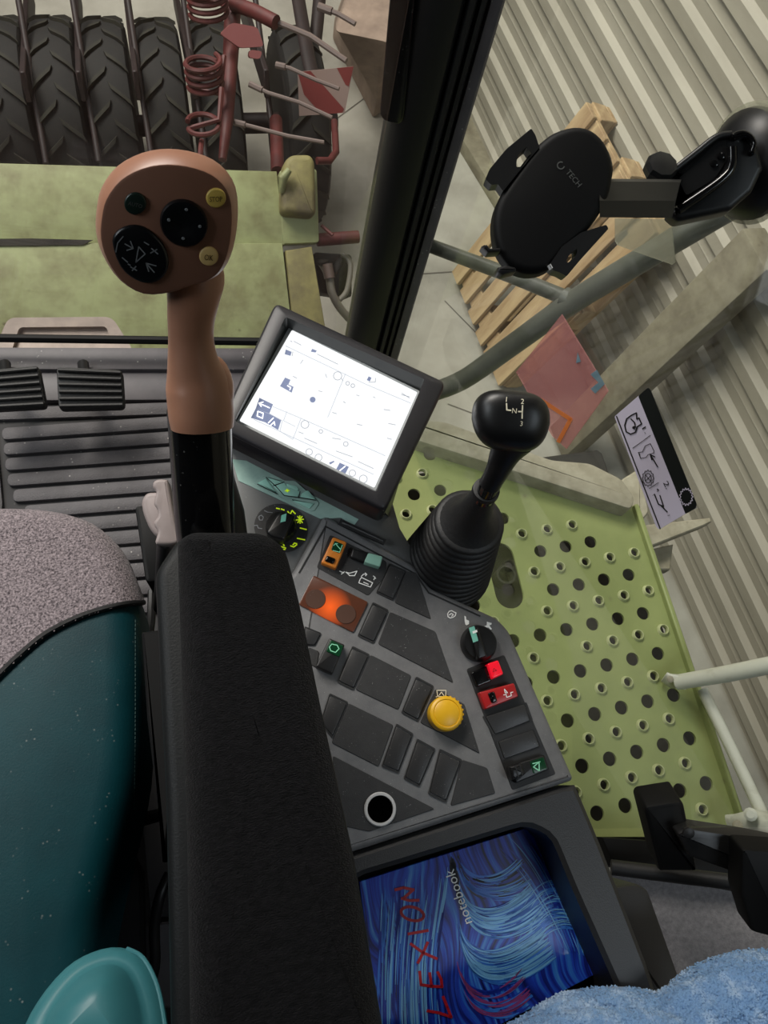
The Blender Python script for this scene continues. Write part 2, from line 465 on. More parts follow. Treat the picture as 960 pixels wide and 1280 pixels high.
def text(name, s, pl, cen, xdir, height, m, parent, h=0.0008, width=None, bvh=None):
    """lettering: built-in font laid on a plane; cen and xdir in pixels, height/width in pixels"""
    cu = bpy.data.curves.new('t', 'FONT'); cu.body = s; cu.size = 1.0; cu.resolution_u = 2
    to = bpy.data.objects.new('t', cu); COL.objects.link(to)
    bpy.context.view_layer.update()
    me = bpy.data.meshes.new_from_object(to.evaluated_get(bpy.context.evaluated_depsgraph_get()))
    bpy.data.objects.remove(to); bpy.data.curves.remove(cu)
    xs = [v.co.x for v in me.vertices]; ys = [v.co.y for v in me.vertices]
    wx, wy = max(xs) - min(xs), max(ys) - min(ys); mx, my = (max(xs) + min(xs)) / 2, (max(ys) + min(ys)) / 2
    d = Vector(xdir).normalized(); up = Vector((d.y, -d.x))
    ky = height / wy; kx = (width / wx) if width else ky
    bm = bmesh.new(); bm.from_mesh(me); bpy.data.meshes.remove(me)
    for v in bm.verts:
        q = Vector(cen) + d * ((v.co.x - mx) * kx) + up * ((v.co.y - my) * ky)
        if bvh:
            r = ray(q.x, q.y).normalized(); p, nn, _, _ = bvh.ray_cast(CAM, r)
            v.co = p + (nn if nn.dot(r) < 0 else -nn) * 0.0005 if p else pl.hit(q.x, q.y, h)
        else: v.co = pl.hit(q.x, q.y, h)
    return obj(name, bm, m, parent)


def bvh_of(o):
    bm = bmesh.new(); bm.from_mesh(o.data); bmesh.ops.translate(bm, verts=bm.verts, vec=WL[o.name]); b = BVHTree.FromBMesh(bm); bm.free(); return b


GROUND = -1.7
UP = Vector((0, 0, 1))
# ================================================================== the shed outside the cab
HZ = Pl((0, 0, GROUND), UP)
bm = box((1.0, 2.5, GROUND - 0.06), (5, 0, 0), (0, 6.5, 0), (0, 0, 0.06))
floor = obj('floor', bm, 'concrete', kind='structure', label='dusty pale concrete shed floor')
jb = bmesh.new()
for (a, b) in [((515, 343), (590, 338)), ((556, 376), (603, 424)), ((470, 112), (398, 165)), ((560, 505), (600, 520))]:
    strokes(HZ, [[a, b]], 1.4, 0.002, bm=jb)
obj('floor_joint', jb, 'joint', floor)

# corrugated wall beside the machine: horizontal ridges 17 cm apart
wd = (M @ Vector(((-410 - 480) / FOC, (-2147 - 640) / FOC, 1)))
wd.z = 0; wd.normalize()
wp0 = Z(600, 185, GROUND)
wn = Vector((-wd.y, wd.x, 0))
WALL = Pl(wp0, wn, wd)
prof = []
z = -0.02
PITCH = 0.1725; z0 = -0.954 - (-1.7) - 5 * PITCH
k = 0
zz = z0
while zz < 4.6:
    for dz, o in ((0.0, 0.024), (0.048, 0.024), (0.066, 0.0), (0.108, 0.0), (0.112, 0.004), (0.118, 0.0), (0.155, 0.0)):
        prof.append((zz + dz, o))
    zz += PITCH
rings = [[wp0 + wd * s + wn * (o if True else 0) + UP * h for h, o in prof] for s in (-7.0, -1.2, 1.6, 6.5)]
wall = obj('wall_right', loft(rings, False, False, closed=False), 'sheet', kind='structure', label='grey corrugated metal shed wall with horizontal ridges')
# sheet joints
# plank lying along the wall foot
a, b = Z(575, 150, GROUND + 0.02), Z(668, 300, GROUND + 0.02)
ax = (b - a); L = ax.length; ax.normalize(); ay = Vector((-ax.y, ax.x, 0))
bm = bevel_all(box((a + b) / 2 + UP * 0.02, ax * L / 2, ay * 0.10, UP * 0.04), 0.006)
tag(obj('floor_plank', bm, 'wood_old', loc=(a + b) / 2), 'grey brown plank lying on the floor along the foot of the metal wall', 'plank')

# weathered beam leaning on the wall
g = Z(706, 552, GROUND + 0.04); t = WALL.hit(984, 306) + wn * 0.085
d = (t - g).normalized(); s = (wd - d * wd.dot(d)).normalized(); nn = d.cross(s).normalized()
bm = bevel_all(box((g + t) / 2, d * ((t - g).length / 2), s * 0.085, nn * 0.05), 0.006)
tag(obj('timber_beam', bm, 'wood_old', loc=g), 'thick weathered timber beam leaning against the corrugated wall', 'beam')


def pallet(loc, rz, tilt, label, nd=7, L=1.2, W_=0.8, dirt='wood'):
    """pallet: deck boards, three stringer boards, nine blocks, three bottom boards"""
    t = thing('pallet', (0, 0, 0), label, 'pallet', None)
    sl = None
    for i in range(nd):
        y = -W_ / 2 + 0.05 + i * (W_ - 0.1) / (nd - 1)
        if sl is None:
            sl = obj('deck_slat', bevel_all(box((0, y, 0.133), (L / 2, 0, 0), (0, 0.042, 0), (0, 0, 0.011)), 0.003, 1), dirt, t, loc=(0, y, 0.133))
        else:
            c = dup(sl, 'deck_slat', t, (0, y, 0.133)); c.rotation_euler = (0, 0, random.uniform(-.012, .012)); c.location.x += random.uniform(-.012, .012)
    st = None; bl = None; bo = None
    for i, x in enumerate((-L / 2 + 0.06, 0, L / 2 - 0.06)):
        if st is None: st = obj('stringer_board', bevel_all(box((x, 0, 0.111), (0.05, 0, 0), (0, W_ / 2, 0), (0, 0, 0.011)), 0.003, 1), dirt, t, loc=(x, 0, 0.111))
        else: dup(st, 'stringer_board', t, (x, 0, 0.111))
        for y in (-W_ / 2 + 0.05, 0, W_ / 2 - 0.05):
            if bl is None: bl = obj('spacer_block', bevel_all(box((x, y, 0.061), (0.06, 0, 0), (0, 0.05, 0), (0, 0, 0.039)), 0.004, 1), dirt, t, loc=(x, y, 0.061))
            else: dup(bl, 'spacer_block', t, (x, y, 0.061))
    for y in (-W_ / 2 + 0.05, 0, W_ / 2 - 0.05):
        if bo is None: bo = obj('bottom_slat', bevel_all(box((0, y, 0.011), (L / 2, 0, 0), (0, 0.045, 0), (0, 0, 0.011)), 0.003, 1), dirt, t, loc=(0, y, 0.011))
        else: dup(bo, 'bottom_slat', t, (0, y, 0.011))
    t.location = loc; t.rotation_euler = (tilt[0], tilt[1], rz)
    return t


# the pallet leans on the wall, its deck boards running up the slope
pl_a = Vector((1.405, 1.70, GROUND + 0.065)); up_ = (-wn * 0.33 + UP * 0.944).normalized(); out_ = up_.cross(wd).normalized()
po_ = pallet((0, 0, 0), 0, (0, 0), 'pale wooden pallet leaning on the corrugated wall behind the tube guard', nd=6, L=1.02, W_=0.70)
po_.matrix_world = Matrix.Translation(pl_a + up_ * 0.51 + wd * 0.34 - out_ * 0.144) @ Matrix((up_, wd, out_)).transposed().to_4x4()
# ---------------------------------------------------------------- concrete block beyond the windscreen
blk = Pl((0, 0, -1.05), UP)
poly = [(423, 0), (440, -60), (560, -70), (540, 110), (478, 148), (462, 53), (435, 8)]
tb = [(418, 46), (445, -40), (590, -60), (580, 70), (486, 52), (440, 50)]
b0 = [Z(x, y, -1.1) for x, y in [(418, 40), (446, -45), (500, -55), (520, 50), (482, 52)]]
b1 = [Z(x, y, GROUND) for x, y in [(415, 50), (440, -20), (490, -30), (510, 120), (466, 150)]]
bm = loft([[Vector((p.x, p.y, GROUND)) for p in b1], [Vector((p.x, p.y, GROUND + 0.12)) for p in b1], b0])
bevel_all(bm, 0.02, 2)
tag(obj('concrete_block', bm, 'block', loc=b1[0]), 'rough concrete block standing on the floor beyond the red implement', 'block')

# ---------------------------------------------------------------- front packer: tyres, red frame, tines
TR, TWD, TZ = 0.42, 0.178, GROUND + 0.42


def ty_center(px, py):
    """tyre whose far rim just touches the sight line through the pixel"""
    r = ray(px, py)
    k = math.hypot(r.y, r.z)
    # distance from centre (yc, TZ) to the ray in the y-z plane equals the radius, centre on the near side
    # line: y = r.y*t, z = CAM.z + r.z*t ; signed distance = ((y)*(-r.z) + (z-CAM.z)*r.y)/k
    yc = (-TR * k + (TZ - CAM.z) * r.y) / r.z
    yc2 = (TR * k + (TZ - CAM.z) * r.y) / r.z
    y = min(yc, yc2)
    tt = y / r.y
    return Vector((r.x * (TZ + TR * 0.8 - CAM.z) / r.z, y, TZ))


def tyre_mesh():
    t = thing('tyre_roller', (0, 0, 0), None, 'tyre', 'tyres of the front packer')
    pr = [(0.22, -0.075), (0.30, -0.078), (0.375, -TWD / 2), (0.398, -0.076), (0.405, -0.05), (0.406, 0), (0.405, 0.05), (0.398, 0.076), (0.375, TWD / 2), (0.30, 0.078), (0.22, 0.075)]
    obj('carcass', lathe((0, 0, 0), (1, 0, 0), pr, 44), 'tyre', t)
    lb = bmesh.new(); n = 20
    for i in range(n):
        for sd in (-1, 1):
            a0 = 2 * math.pi * (i + (0.5 if sd > 0 else 0)) / n
            ringp = []
            secs = []
            for k in range(4):
                x = sd * (0.004 + k * 0.0255); a = a0 + k * 0.052; rr = 0.418 - (0.012 if k == 3 else 0)
                ca, sa = math.cos(a), math.sin(a)
                e = Vector((x, -sa * rr, ca * rr)); ei = Vector((x, -sa * 0.395, ca * 0.395)); tn = Vector((0.35 * sd, -ca, -sa)).normalized() * 0.016
                secs.append([ei - tn, e - tn * 0.8, e + tn * 0.8, ei + tn])
            loft(secs, bm=lb)
    obj('tread_lugs', lb, 'lug', t)
    obj('rim', lathe((0, 0, 0), (1, 0, 0), [(0.05, -0.03), (0.2, -0.06), (0.235, -0.075), (0.235, 0.075), (0.2, 0.06), (0.05, 0.03)], 28), 'dark_red', t)
    return t


tyres = [('near left black packer tyre cut off by the left edge of the frame', -2, 17), ('second black packer tyre from the left behind the green beam', 62, 17),
         ('third black packer tyre from the left behind the green beam', 126, 19), ('fourth black packer tyre from the left behind the lever head', 192, 22),
         ('black packer tyre half hidden behind the red coil springs', 258, 26), ('dusty grey packer tyre at the right end behind the red frame', 366, 40)]
T0 = tyre_mesh(); T0['label'] = tyres[0][0]; T0.location = ty_center(tyres[0][1], tyres[0][2]); prev = T0.location
tyc = [T0.location.copy()]
for lb_, px, py in tyres[1:]:
    c = ty_center(px, py); c.y = T0.location.y + (c.y - T0.location.y) * 0.5
    o = copy_tree(T0, c, label=lb_); o.rotation_euler[0] = random.uniform(0, 0.3); tyc.append(c)

fr = thing('packer_chassis', (tyc[2].x, tyc[2].y + 0.3, GROUND), 'dark red steel frame of the front packer with bars between the tyres', 'frame')
ya = tyc[2].y
obj('axle', tube([(tyc[0].x - 0.4, ya, TZ), (tyc[5].x + 0.2, ya, TZ)], 0.045), 'dark_red', fr)
for i in range(5):
    x = (tyc[i].x + tyc[i + 1].x) / 2 + 0.004
    obj('side_bar', bevel_all(box((x, ya + 0.16, TZ + 0.31), (0.011, 0, 0), (0, 0.42, -0.10), (0, 0.02, 0.05)), 0.004, 1), 'dark_red', fr)
    obj('strut', tube([(x - 0.035, ya + 0.52, TZ + 0.42), (x + 0.01, ya + 0.12, TZ + 0.5), (x + 0.015, ya - 0.42, TZ + 0.2)], 0.012), 'dark_red', fr)
    bmx = box((x + 0.05, ya + 0.62, TZ + 0.42), (0.045, 0, 0), (0, 0.035, 0), (0, 0, 0.05)); obj('bracket', bevel_all(bmx, 0.008, 1), 'dark_red', fr)
obj('rear_beam', bevel_all(box(((tyc[0].x + tyc[5].x) / 2, ya + 0.84, TZ + 0.38), ((tyc[5].x - tyc[0].x) / 2 + 0.3, 0, 0), (0, 0.05, 0), (0, 0, 0.05)), 0.008, 1), 'dark_red', fr)
# right-hand arms of the frame
obj('arm', tube([D(371, -12, 3.25), D(385, 70, 3.1), D(400, 140, 3.0)], [(0.018, 0.03)] * 3), 'dark_red', fr)
obj('arm', tube([D(400, -10, 3.35), D(397, 25, 3.3), D(394, 52, 3.28)], 0.028), 'dark_red', fr)
obj('arm', tube([D(418, 152, 2.85), D(420, 190, 2.75), D(412, 201, 2.72), D(396, 201, 2.7)], 0.013), 'red_steel', fr)
obj('upright', tube([D(345, 150, 2.85), D(347, 215, 2.7)], 0.024), 'red_steel', fr)

# spring tine set
ts = thing('spring_tine_post', D(284, 190, 2.6), 'red steel post carrying coil spring tines beside the tyres', 'tine')
obj('post', tube([D(291, -30, 2.75), D(290, 40, 2.68), D(284, 150, 2.6), D(278, 200, 2.58)], [0.03, 0.03, 0.022, 0.014], 10), 'red_steel', ts)
obj('arm', tube([D(292, 5, 2.66), D(318, 14, 2.62), D(345, 28, 2.6)], 0.024), 'red_steel', ts)
pp = Pl(D(318, 55, 2.62), (0.1, -0.75, 0.65))
obj('plate', prism(pp, fillet([(290, 28), (322, 34), (330, 58), (300, 60), (275, 42)], 5), -0.01, 0.01), 'pink', ts)
obj('lug_plate', prism(pp, fillet([(312, 62), (328, 64), (325, 74), (311, 72)], 4), -0.01, 0.012), 'pink', ts)


def coil(cx_, cy_, r, turns, depth, label, tail=None):
    c = D(cx_, cy_, depth); ax = (M @ Vector((0.08, -0.55, -0.83))).normalized()
    u = ax.cross(Vector((0, 1, 0))).normalized(); v = ax.cross(u)
    R_ = r * depth / FOC
    pts = [c + ax * (0.021 * t / 20) * 1.15 + (u * math.cos(2 * math.pi * t / 20) + v * math.sin(2 * math.pi * t / 20)) * R_ for t in range(int(20 * turns) + 1)]
    o = obj('coil_spring', tube(pts, 0.0085, 7), 'red_steel', ts)
    if tail: obj('tine', tube([pts[0]] + [D(x, y, depth - 0.02) for x, y in tail], 0.009, 7), 'red_steel', o)
    return o


coil(261, 18, 23, 3.5, 2.62, '')
coil(257, 108, 21, 3.6, 2.56, '', [(275, 118), (280, 70)])
coil(255, 160, 19, 1.0, 2.5, '', [(274, 150), (277, 110)])
obj('tine', tube([D(252, 176, 2.5), D(251, 185, 2.48), D(250, 200, 2.46)], 0.009, 7), 'red_steel', ts)

for lab, pts, r in [('uppermost grey spring rod pointing right over the red frame', [(398, 8), (422, 17), (444, 30)], 0.011),
                    ('second grey spring rod bent downward below the uppermost rod', [(318, 16), (352, 30), (388, 45), (433, 76)], 0.013),
                    ('third grey spring rod crossing the striped warning plate', [(345, 81), (362, 85), (395, 100), (424, 111)], 0.009),
                    ('fourth grey spring rod below the striped warning plate', [(312, 105), (335, 116), (374, 128), (415, 147)], 0.009),
                    ('lowest grey spring rod just above the green hitch', [(290, 152), (314, 158), (360, 170), (405, 178)], 0.009)]:
    p = [D(x, y, 2.62 - 0.003 * i) for i, (x, y) in enumerate(pts)]
    o = obj('spring_rod', tube(p, r * 0.8, 8), 'rod', loc=p[0]); tag(o, lab, 'rod', 'spring rods of the red implement')
    obj('sleeve', tube([p[0], p[0].lerp(p[1], 0.7)], r * 1.25, 8), 'rod', o)

wpn = Pl(D(410, 115, 2.9), (-0.15, -0.8, 0.55), (1, -0.05, 0))
wpl = thing('warning_plate', D(410, 145, 2.9), 'faded red and white striped warning plate on the red implement', 'sign')
quad = [(372, 90), (442, 83), (431, 141), (374, 145)]
obj('plate', prism(wpn, quad, -0.012, 0), 'sign_grey', wpl)
obj('stripe', patch(wpn, [(421, 85), (442, 83), (436, 108), (432, 106)], 0.001), 'sign_red', wpl)
obj('stripe', patch(wpn, [(372, 90), (388, 88.5), (430, 136), (428, 141), (402, 143), (380, 118)], 0.001), 'sign_red', wpl)

# ---------------------------------------------------------------- green front linkage
LK = Pl(Z(170, 303, -0.72), (0.02, -0.55, 0.84))
lk = thing('front_linkage', Z(170, 420, -0.9), 'pale green scratched steel front linkage beam beyond the windscreen', 'linkage')
obj('upper_plate', prism(LK, [(-60, 202), (346, 214), (356, 306), (-60, 306)], -0.05, 0.0, 0.004, 2), 'linkage', lk)
obj('lower_plate', prism(LK, [(-60, 303), (353, 304), (372, 470), (-60, 470)], -0.05, 0.022, 0.004, 2), 'linkage', lk)
obj('rust_edge', prism(LK, [(-60, 299), (40, 298), (116, 300), (104, 306), (-60, 308)], 0.02, 0.026), 'under', lk)
obj('end_plate', prism(LK, fillet([(349, 213), (396, 211), (399, 303), (352, 305)], 4), -0.05, 0.0, 0.004, 2), 'linkage', lk)
obj('end_post', prism(LK, [(357, 313), (390, 308), (412, 440), (370, 440)], -0.08, 0.03, 0.006, 2), 'linkage_dirty', lk)
obj('hook_block', prism(LK, fillet([(352, 240), (356, 200), (366, 192), (388, 192), (394, 200), (396, 270), (352, 266)], 9), -0.02, 0.07, 0.02, 3), 'linkage_dirty', lk)
obj('hook_pin', tube([LK.hit(352, 240, 0.06), LK.hit(354, 222, 0.09), LK.hit(362, 212, 0.1)], [0.01, 0.016, 0.01]), 'linkage', lk)
obj('cross_bar', tube([LK.hit(396, 300, -0.03), LK.hit(448, 296, -0.03)], 0.022), 'red_steel', lk)
obj('lever_rod', tube([LK.hit(402, 282, 0.0), LK.hit(416, 294, 0.02)], 0.006), 'red_steel', lk)
HB = Pl(LK.p - LK.n * 0.12, LK.n)
obj('hose_block', prism(HB, fillet([(392, 315), (440, 318), (440, 372), (400, 366)], 5), -0.1, 0.0, 0.006), 'under', lk)
ho = obj('hydraulic_hose', tube(smooth_path([HB.hit(428, 318, 0.03), HB.hit(438, 330, 0.05), HB.hit(434, 362, 0.04), HB.hit(424, 375, 0.03)]), 0.010), 'hose', lk)
ho = obj('hydraulic_hose', tube(smooth_path([HB.hit(402, 328, 0.03), HB.hit(411, 345, 0.05), HB.hit(415, 366, 0.05), HB.hit(425, 385, 0.03), HB.hit(440, 402, 0.0)]), 0.015), 'hose', lk)
obj('coupling', tube([HB.hit(409, 330, 0.06), HB.hit(412, 348, 0.06)], 0.02), 'rod', ho)
obj('tap', tube([HB.hit(390, 326, 0.05), HB.hit(402, 328, 0.06), HB.hit(410, 326, 0.06)], [0.008, 0.014, 0.007]), 'under', lk)
obj('tap', tube([HB.hit(416, 345, 0.04), HB.hit(424, 330, 0.05), HB.hit(427, 322, 0.05)], [0.008, 0.016, 0.01]), 'under', lk)
# bonnet strip just outside the windscreen foot
BN = Pl(Z(75, 420, -0.15), (0, -0.15, 1))
bn = thing('wiper_cover', Z(75, 420, -0.15), 'grey moulded plastic cover outside the foot of the windscreen', 'cover')
obj('rim', frame_bm(BN, fillet([(-8, 440), (10, 397), (140, 396), (168, 440)], 10), fillet([(14, 440), (24, 409), (133, 408), (142, 440)], 5), -0.03, 0.015), 'cover', bn)
obj('panel', prism(BN, [(10, 440), (22, 405), (136, 405), (146, 440)], -0.03, 0.004), 'cover', bn)

# ---------------------------------------------------------------- green perforated step platform outside the right window
SZ = -0.15
ST = Pl((0.8, 0.2, SZ), UP)
st = thing('step_platform', (0.8, 0.2, SZ - 0.05), 'olive green perforated steel step platform outside the right window', 'platform')
large = zc([(432, 506), (497, 495), (562, 486), (398, 618), (466, 606), (532, 594), (597, 582), (365, 739), (434, 723), (503, 709), (569, 695), (633, 682), (401, 850), (472, 832), (540, 817), (607, 800), (671, 785)], 500, 440, 2.087)
lij = [(0, 0), (1, 0), (2, 0), (0, 2), (1, 2), (2, 2), (3, 2), (0, 4), (1, 4), (2, 4), (3, 4), (4, 4), (1, 6), (2, 6), (3, 6), (4, 6), (5, 6)]
rais = zc([(316, 474), (383, 461), (349, 574), (417, 561), (484, 548), (548, 537), (612, 527), (312, 690), (384, 676), (453, 662), (520, 649), (585, 637), (648, 625), (489, 768), (556, 754), (622, 740), (686, 725)], 500, 440, 2.087)
# affine lattice fitted through the hole centres
wpts = [Z(x, y, SZ) for x, y in large]
import numpy as np
A = np.array([[1, i - j * 0.0, j] for (i, j) in lij]); cx_ = np.linalg.lstsq(A, np.array([[p.x, p.y] for p in wpts]), rcond=None)[0]
O_, A_, B_ = [Vector((r[0], r[1])) for r in cx_]
rp = Z(*rais[2], SZ)                                         # one raised hole fixes the offset of the raised lattice
RO = Vector((rp.x, rp.y))
poly = [ST.loc(x, y) for x, y in [(430, 505), (545, 543), (792, 633), (931, 1046), (735, 1046), (560, 880), (430, 640)]]
poly_w = [(ST.W(a, b).x, ST.W(a, b).y) for a, b in poly]


def inside(p, pol, margin):
    n = len(pol); ins = False; dmin = 9
    for i in range(n):
        a = Vector(pol[i - 1]); b = Vector(pol[i]); ab = b - a
        t = max(0, min(1, (p - a).dot(ab) / ab.length_squared)); dmin = min(dmin, (p - a - ab * t).length)
        if (a.y > p.y) != (b.y > p.y) and p.x < (b.x - a.x) * (p.y - a.y) / (b.y - a.y) + a.x: ins = not ins
    return ins and dmin > margin


sc1, sc2 = Z(625, 695, SZ), Z(637, 743, SZ); s1 = Vector((sc1.x, sc1.y)); s2 = Vector((sc2.x, sc2.y)); SR = 0.031


def near_slot(p, m):
    ab = s2 - s1; t = max(0, min(1, (p - s1).dot(ab) / ab.length_squared)); return (p - s1 - ab * t).length < m


miss = Z(700, 816, SZ); miss = Vector((miss.x, miss.y))
Lh, Rh = [], []
for i in range(-8, 12):
    for j in range(-6, 16):
        if j % 2 == 0:
            p = O_ + A_ * i + B_ * j
            if inside(p, poly_w, 0.03) and not near_slot(p, SR + 0.024): Lh.append(p)
            p = RO + A_ * i + B_ * j
            if inside(p, poly_w, 0.026) and not near_slot(p, SR + 0.022) and (p - miss).length > 0.03: Rh.append(p)
# drop the holes the photo does not show on the dirty front strip
front = [(Vector(poly_w[1]), Vector(poly_w[2]))]


def dfront(p):
    a, b = front[0]; ab = b - a; return abs((p - a).cross(ab) if hasattr((p - a), 'cross') and False else (p.x - a.x) * ab.y - (p.y - a.y) * ab.x) / ab.length


Lh = [p for p in Lh if dfront(p) > 0.115 or p.x < 0.52]
Rh = [p for p in Rh if dfront(p) > 0.10]
RL, RR = 0.0142, 0.0090


def ring2(p, r, n): return [(p.x + r * math.cos(2 * math.pi * k / n), p.y + r * math.sin(2 * math.pi * k / n)) for k in range(n)]


slot = []
ab = (s2 - s1).normalized(); nb = Vector((-ab.y, ab.x))
for k in range(11): a = math.pi * k / 10; slot.append(tuple(s2 + nb * SR * math.cos(a) + ab * SR * math.sin(a)))
for k in range(11): a = math.pi * k / 10; slot.append(tuple(s1 - nb * SR * math.cos(a) - ab * SR * math.sin(a)))
loops = [poly_w] + [ring2(p, RL, 18) for p in Lh] + [ring2(p, RR, 14) for p in Rh] + [slot]
bm = bmesh.new(); edges = []
lv = []
for lp in loops:
    vs = [bm.verts.new((x, y, SZ)) for x, y in lp]; lv.append(vs)
    for i in range(len(vs)): edges.append(bm.edges.new((vs[i - 1], vs[i])))
bmesh.ops.triangle_fill(bm, edges=edges, use_beauty=True, normal=(0, 0, 1))
top = list(bm.faces)
for vs in lv:                                                # walls of the plate's edge and of every hole
    low = [bm.verts.new((v.co.x, v.co.y, SZ - 0.006)) for v in vs]
    for i in range(len(vs)): bm.faces.new((vs[i - 1], vs[i], low[i], low[i - 1]))
obj('plate', bm, 'step', st)
c0 = None
for p in Rh:
    if c0 is None:
        c0 = obj('hole_rim', lathe((p.x, p.y, SZ), UP, [(RR, -0.004), (RR * 0.98, 0.005), (RR * 1.05, 0.007), (RR * 1.18, 0.007), (RR * 1.36, 0.0035), (RR * 1.5, -0.0005)], 18, ), 'step_rim', st, loc=(p.x, p.y, SZ))
        me = c0.data; b2 = bmesh.new(); b2.from_mesh(me)
        bmesh.ops.delete(b2, geom=[f for f in b2.faces if len(f.verts) > 4], context='FACES_ONLY'); b2.to_mesh(me); b2.free()
    else: dup(c0, 'hole_rim', st, (p.x, p.y, SZ))
# flange along the outer edge, slot pan and pipe
fa, fb = Vector((*poly_w[2], SZ)), Vector((*poly_w[3], SZ)); fd = (fb - fa); fl = fd.length; fd.normalize(); fs = Vector((fd.y, -fd.x, 0))
if fs.x < 0: fs = -fs
obj('edge_flange', bevel_all(box((fa + fb) / 2 + UP * 0.004, fd * fl / 2, fs * 0.006, UP * 0.012), 0.003, 1), 'step', st)
obj('slot_pan', bevel_all(box((*((s1 + s2) / 2), SZ - 0.05), Vector((*ab, 0)) * 0.08, Vector((*nb, 0)) * 0.05, UP * 0.005), 0.002, 1), 'under', st)
pc = Z(631, 720, SZ - 0.02)
obj('drain_pipe', lathe(pc, UP, [(0.022, -0.03), (0.022, 0.012), (0.017, 0.012), (0.017, -0.025)], 22), 'under', st)
obj('underframe', bevel_all(box((0.70, 0.26, SZ - 0.26), (0.30, 0, 0), (0, 0.46, 0), (0, 0, 0.12)), 0.01, 1), 'under', st)
lp = fillet([(500, 522), (556, 526), (690, 574), (738, 578), (778, 598), (795, 622), (790, 637), (640, 588), (520, 550)], 7)
obj('front_lip', prism(Pl((0.6, 0.55, SZ), UP), lp, -0.03, 0.045, 0.008, 2), 'dust', st)
bk = Pl(Z(840, 665, SZ - 0.06), UP)
obj('bracket', prism(bk, [(798, 657), (888, 647), (890, 652), (880, 657), (806, 686)], -0.03, 0.0, 0.003, 1), 'dust', st)
obj('bracket', prism(Pl(bk.p - UP * 0.05, UP), [(806, 688), (842, 680), (838, 712), (816, 712)], -0.03, 0.0, 0.003, 1), 'dust', st)
obj('bracket', prism(Pl(bk.p + UP * 0.0, UP), fillet([(776, 600), (800, 585), (812, 640), (800, 655)], 4), -0.05, 0.01, 0.004, 1), 'dust', st)

hr = thing('handrail', Z(838, 852, SZ), 'chipped white tubular handrail on the outer edge of the green platform', 'handrail')
obj('upper_tube', tube([D(846, 853, 1.56), D(905, 843, 1.50), D(990, 826, 1.41), D(1300, 770, 1.15)], [0.0155, 0.0165, 0.0165, 0.0165], 16), 'white_paint', hr)
e = obj('end_plate', tube([D(830, 846, 1.575), D(838, 851, 1.57), D(856, 853, 1.55)], [(0.016, 0.006), (0.019, 0.008), (0.016, 0.014)], 14), 'white_paint', hr)
obj('bolt', lathe(D(838, 849, 1.555), -ray(838, 849), [(0.007, 0), (0.007, 0.004), (0.004, 0.006)], 10), 'dust', e)
obj('lower_tube', tube([D(878, 862, 1.56), D(916, 940, 1.50), D(955, 1022, 1.43)], 0.0115, 14), 'white_paint', hr)
b = obj('foot_bracket', tube([D(912, 1030, 1.47), D(926, 1032, 1.45), D(945, 1026, 1.42), D(985, 1040, 1.38)], [(0.02, 0.008), (0.024, 0.012), (0.022, 0.02), (0.026, 0.022)], 16), 'white_paint', hr)
obj('bolt', lathe(D(922, 1032, 1.435), -ray(922, 1032), [(0.01, 0), (0.01, 0.005), (0.006, 0.008)], 10), 'dust', b)
obj('bolt', lathe(D(938, 1018, 1.40), -ray(938, 1018), [(0.012, 0), (0.012, 0.01), (0.007, 0.014)], 10), 'white_paint', b)

# tube guard outside the right window
tg = thing('guard_rail', D(540, 308, 1.42), 'grey green steel tube guard outside the right window in front of the pallets', 'rail')
obj('thin_tube', tube([D(520, 298, 1.42), D(540, 308, 1.40), D(640, 345, 1.30), D(716, 376, 1.22)], 0.0125, 14), 'tube', tg)
obj('thick_tube', tube(smooth_path([D(535, 492, 1.48), D(580, 474, 1.42), D(645, 428, 1.30), D(715, 378, 1.21), D(800, 326, 1.12), D(880, 278, 1.05), D(985, 215, 0.98), D(1180, 90, 0.86)]), 0.0185, 16), 'tube', tg)
obj('weld', tube([D(704, 371, 1.215), D(722, 381, 1.205)], 0.017, 10), 'tube', tg)
# ================================================================== the cab: shell
GL_A = Vector((0.435, 0.885, 0)); GL_B = Vector((0.60, -0.20, 0))          # foot line of the right-hand window
gd = (GL_B - GL_A).normalized(); gn = Vector((gd.y, -gd.x, 0));  gn = gn if gn.x < 0 else -gn
GP = Pl(GL_A, gn, gd)
WS_A, WS_B = Z(0, 427, 0.04), Z(310, 431, 0.04)
wsd = (WS_B - WS_A).normalized(); wsn = Vector((wsd.y, -wsd.x, 0)); wsn = wsn if wsn.y < 0 else -wsn
WP = Pl(WS_A, wsn, wsd)

wl0 = GP.loc(480, 640)
bm = box((GL_A + GL_B) / 2 + gd * -0.05 + UP * 0.75, gd * ((GL_B - GL_A).length / 2 - 0.03), UP * 0.92, gn * 0.002)
bmesh.ops.recalc_face_normals(bm, faces=bm.faces)
bmesh.ops.delete(bm, geom=[f for f in bm.faces if f.normal.z < -0.9], context='FACES_ONLY')
obj('window_1', bm, 'glass', kind='structure', label='right-hand cab side window pane')
p0 = WS_A - wsd * 0.55; p1 = Vector((0.318, 0, 0)); t = (p1.x - p0.x) / wsd.x; p1 = p0 + wsd * t
bm = box((p0 + p1) / 2 + UP * 0.79 - wsn * 0.012, wsd * ((p1 - p0).length / 2), UP * 0.80, wsn * 0.002)
obj('window_2', bm, 'glass_front', kind='structure', label='dusty cab windscreen pane')

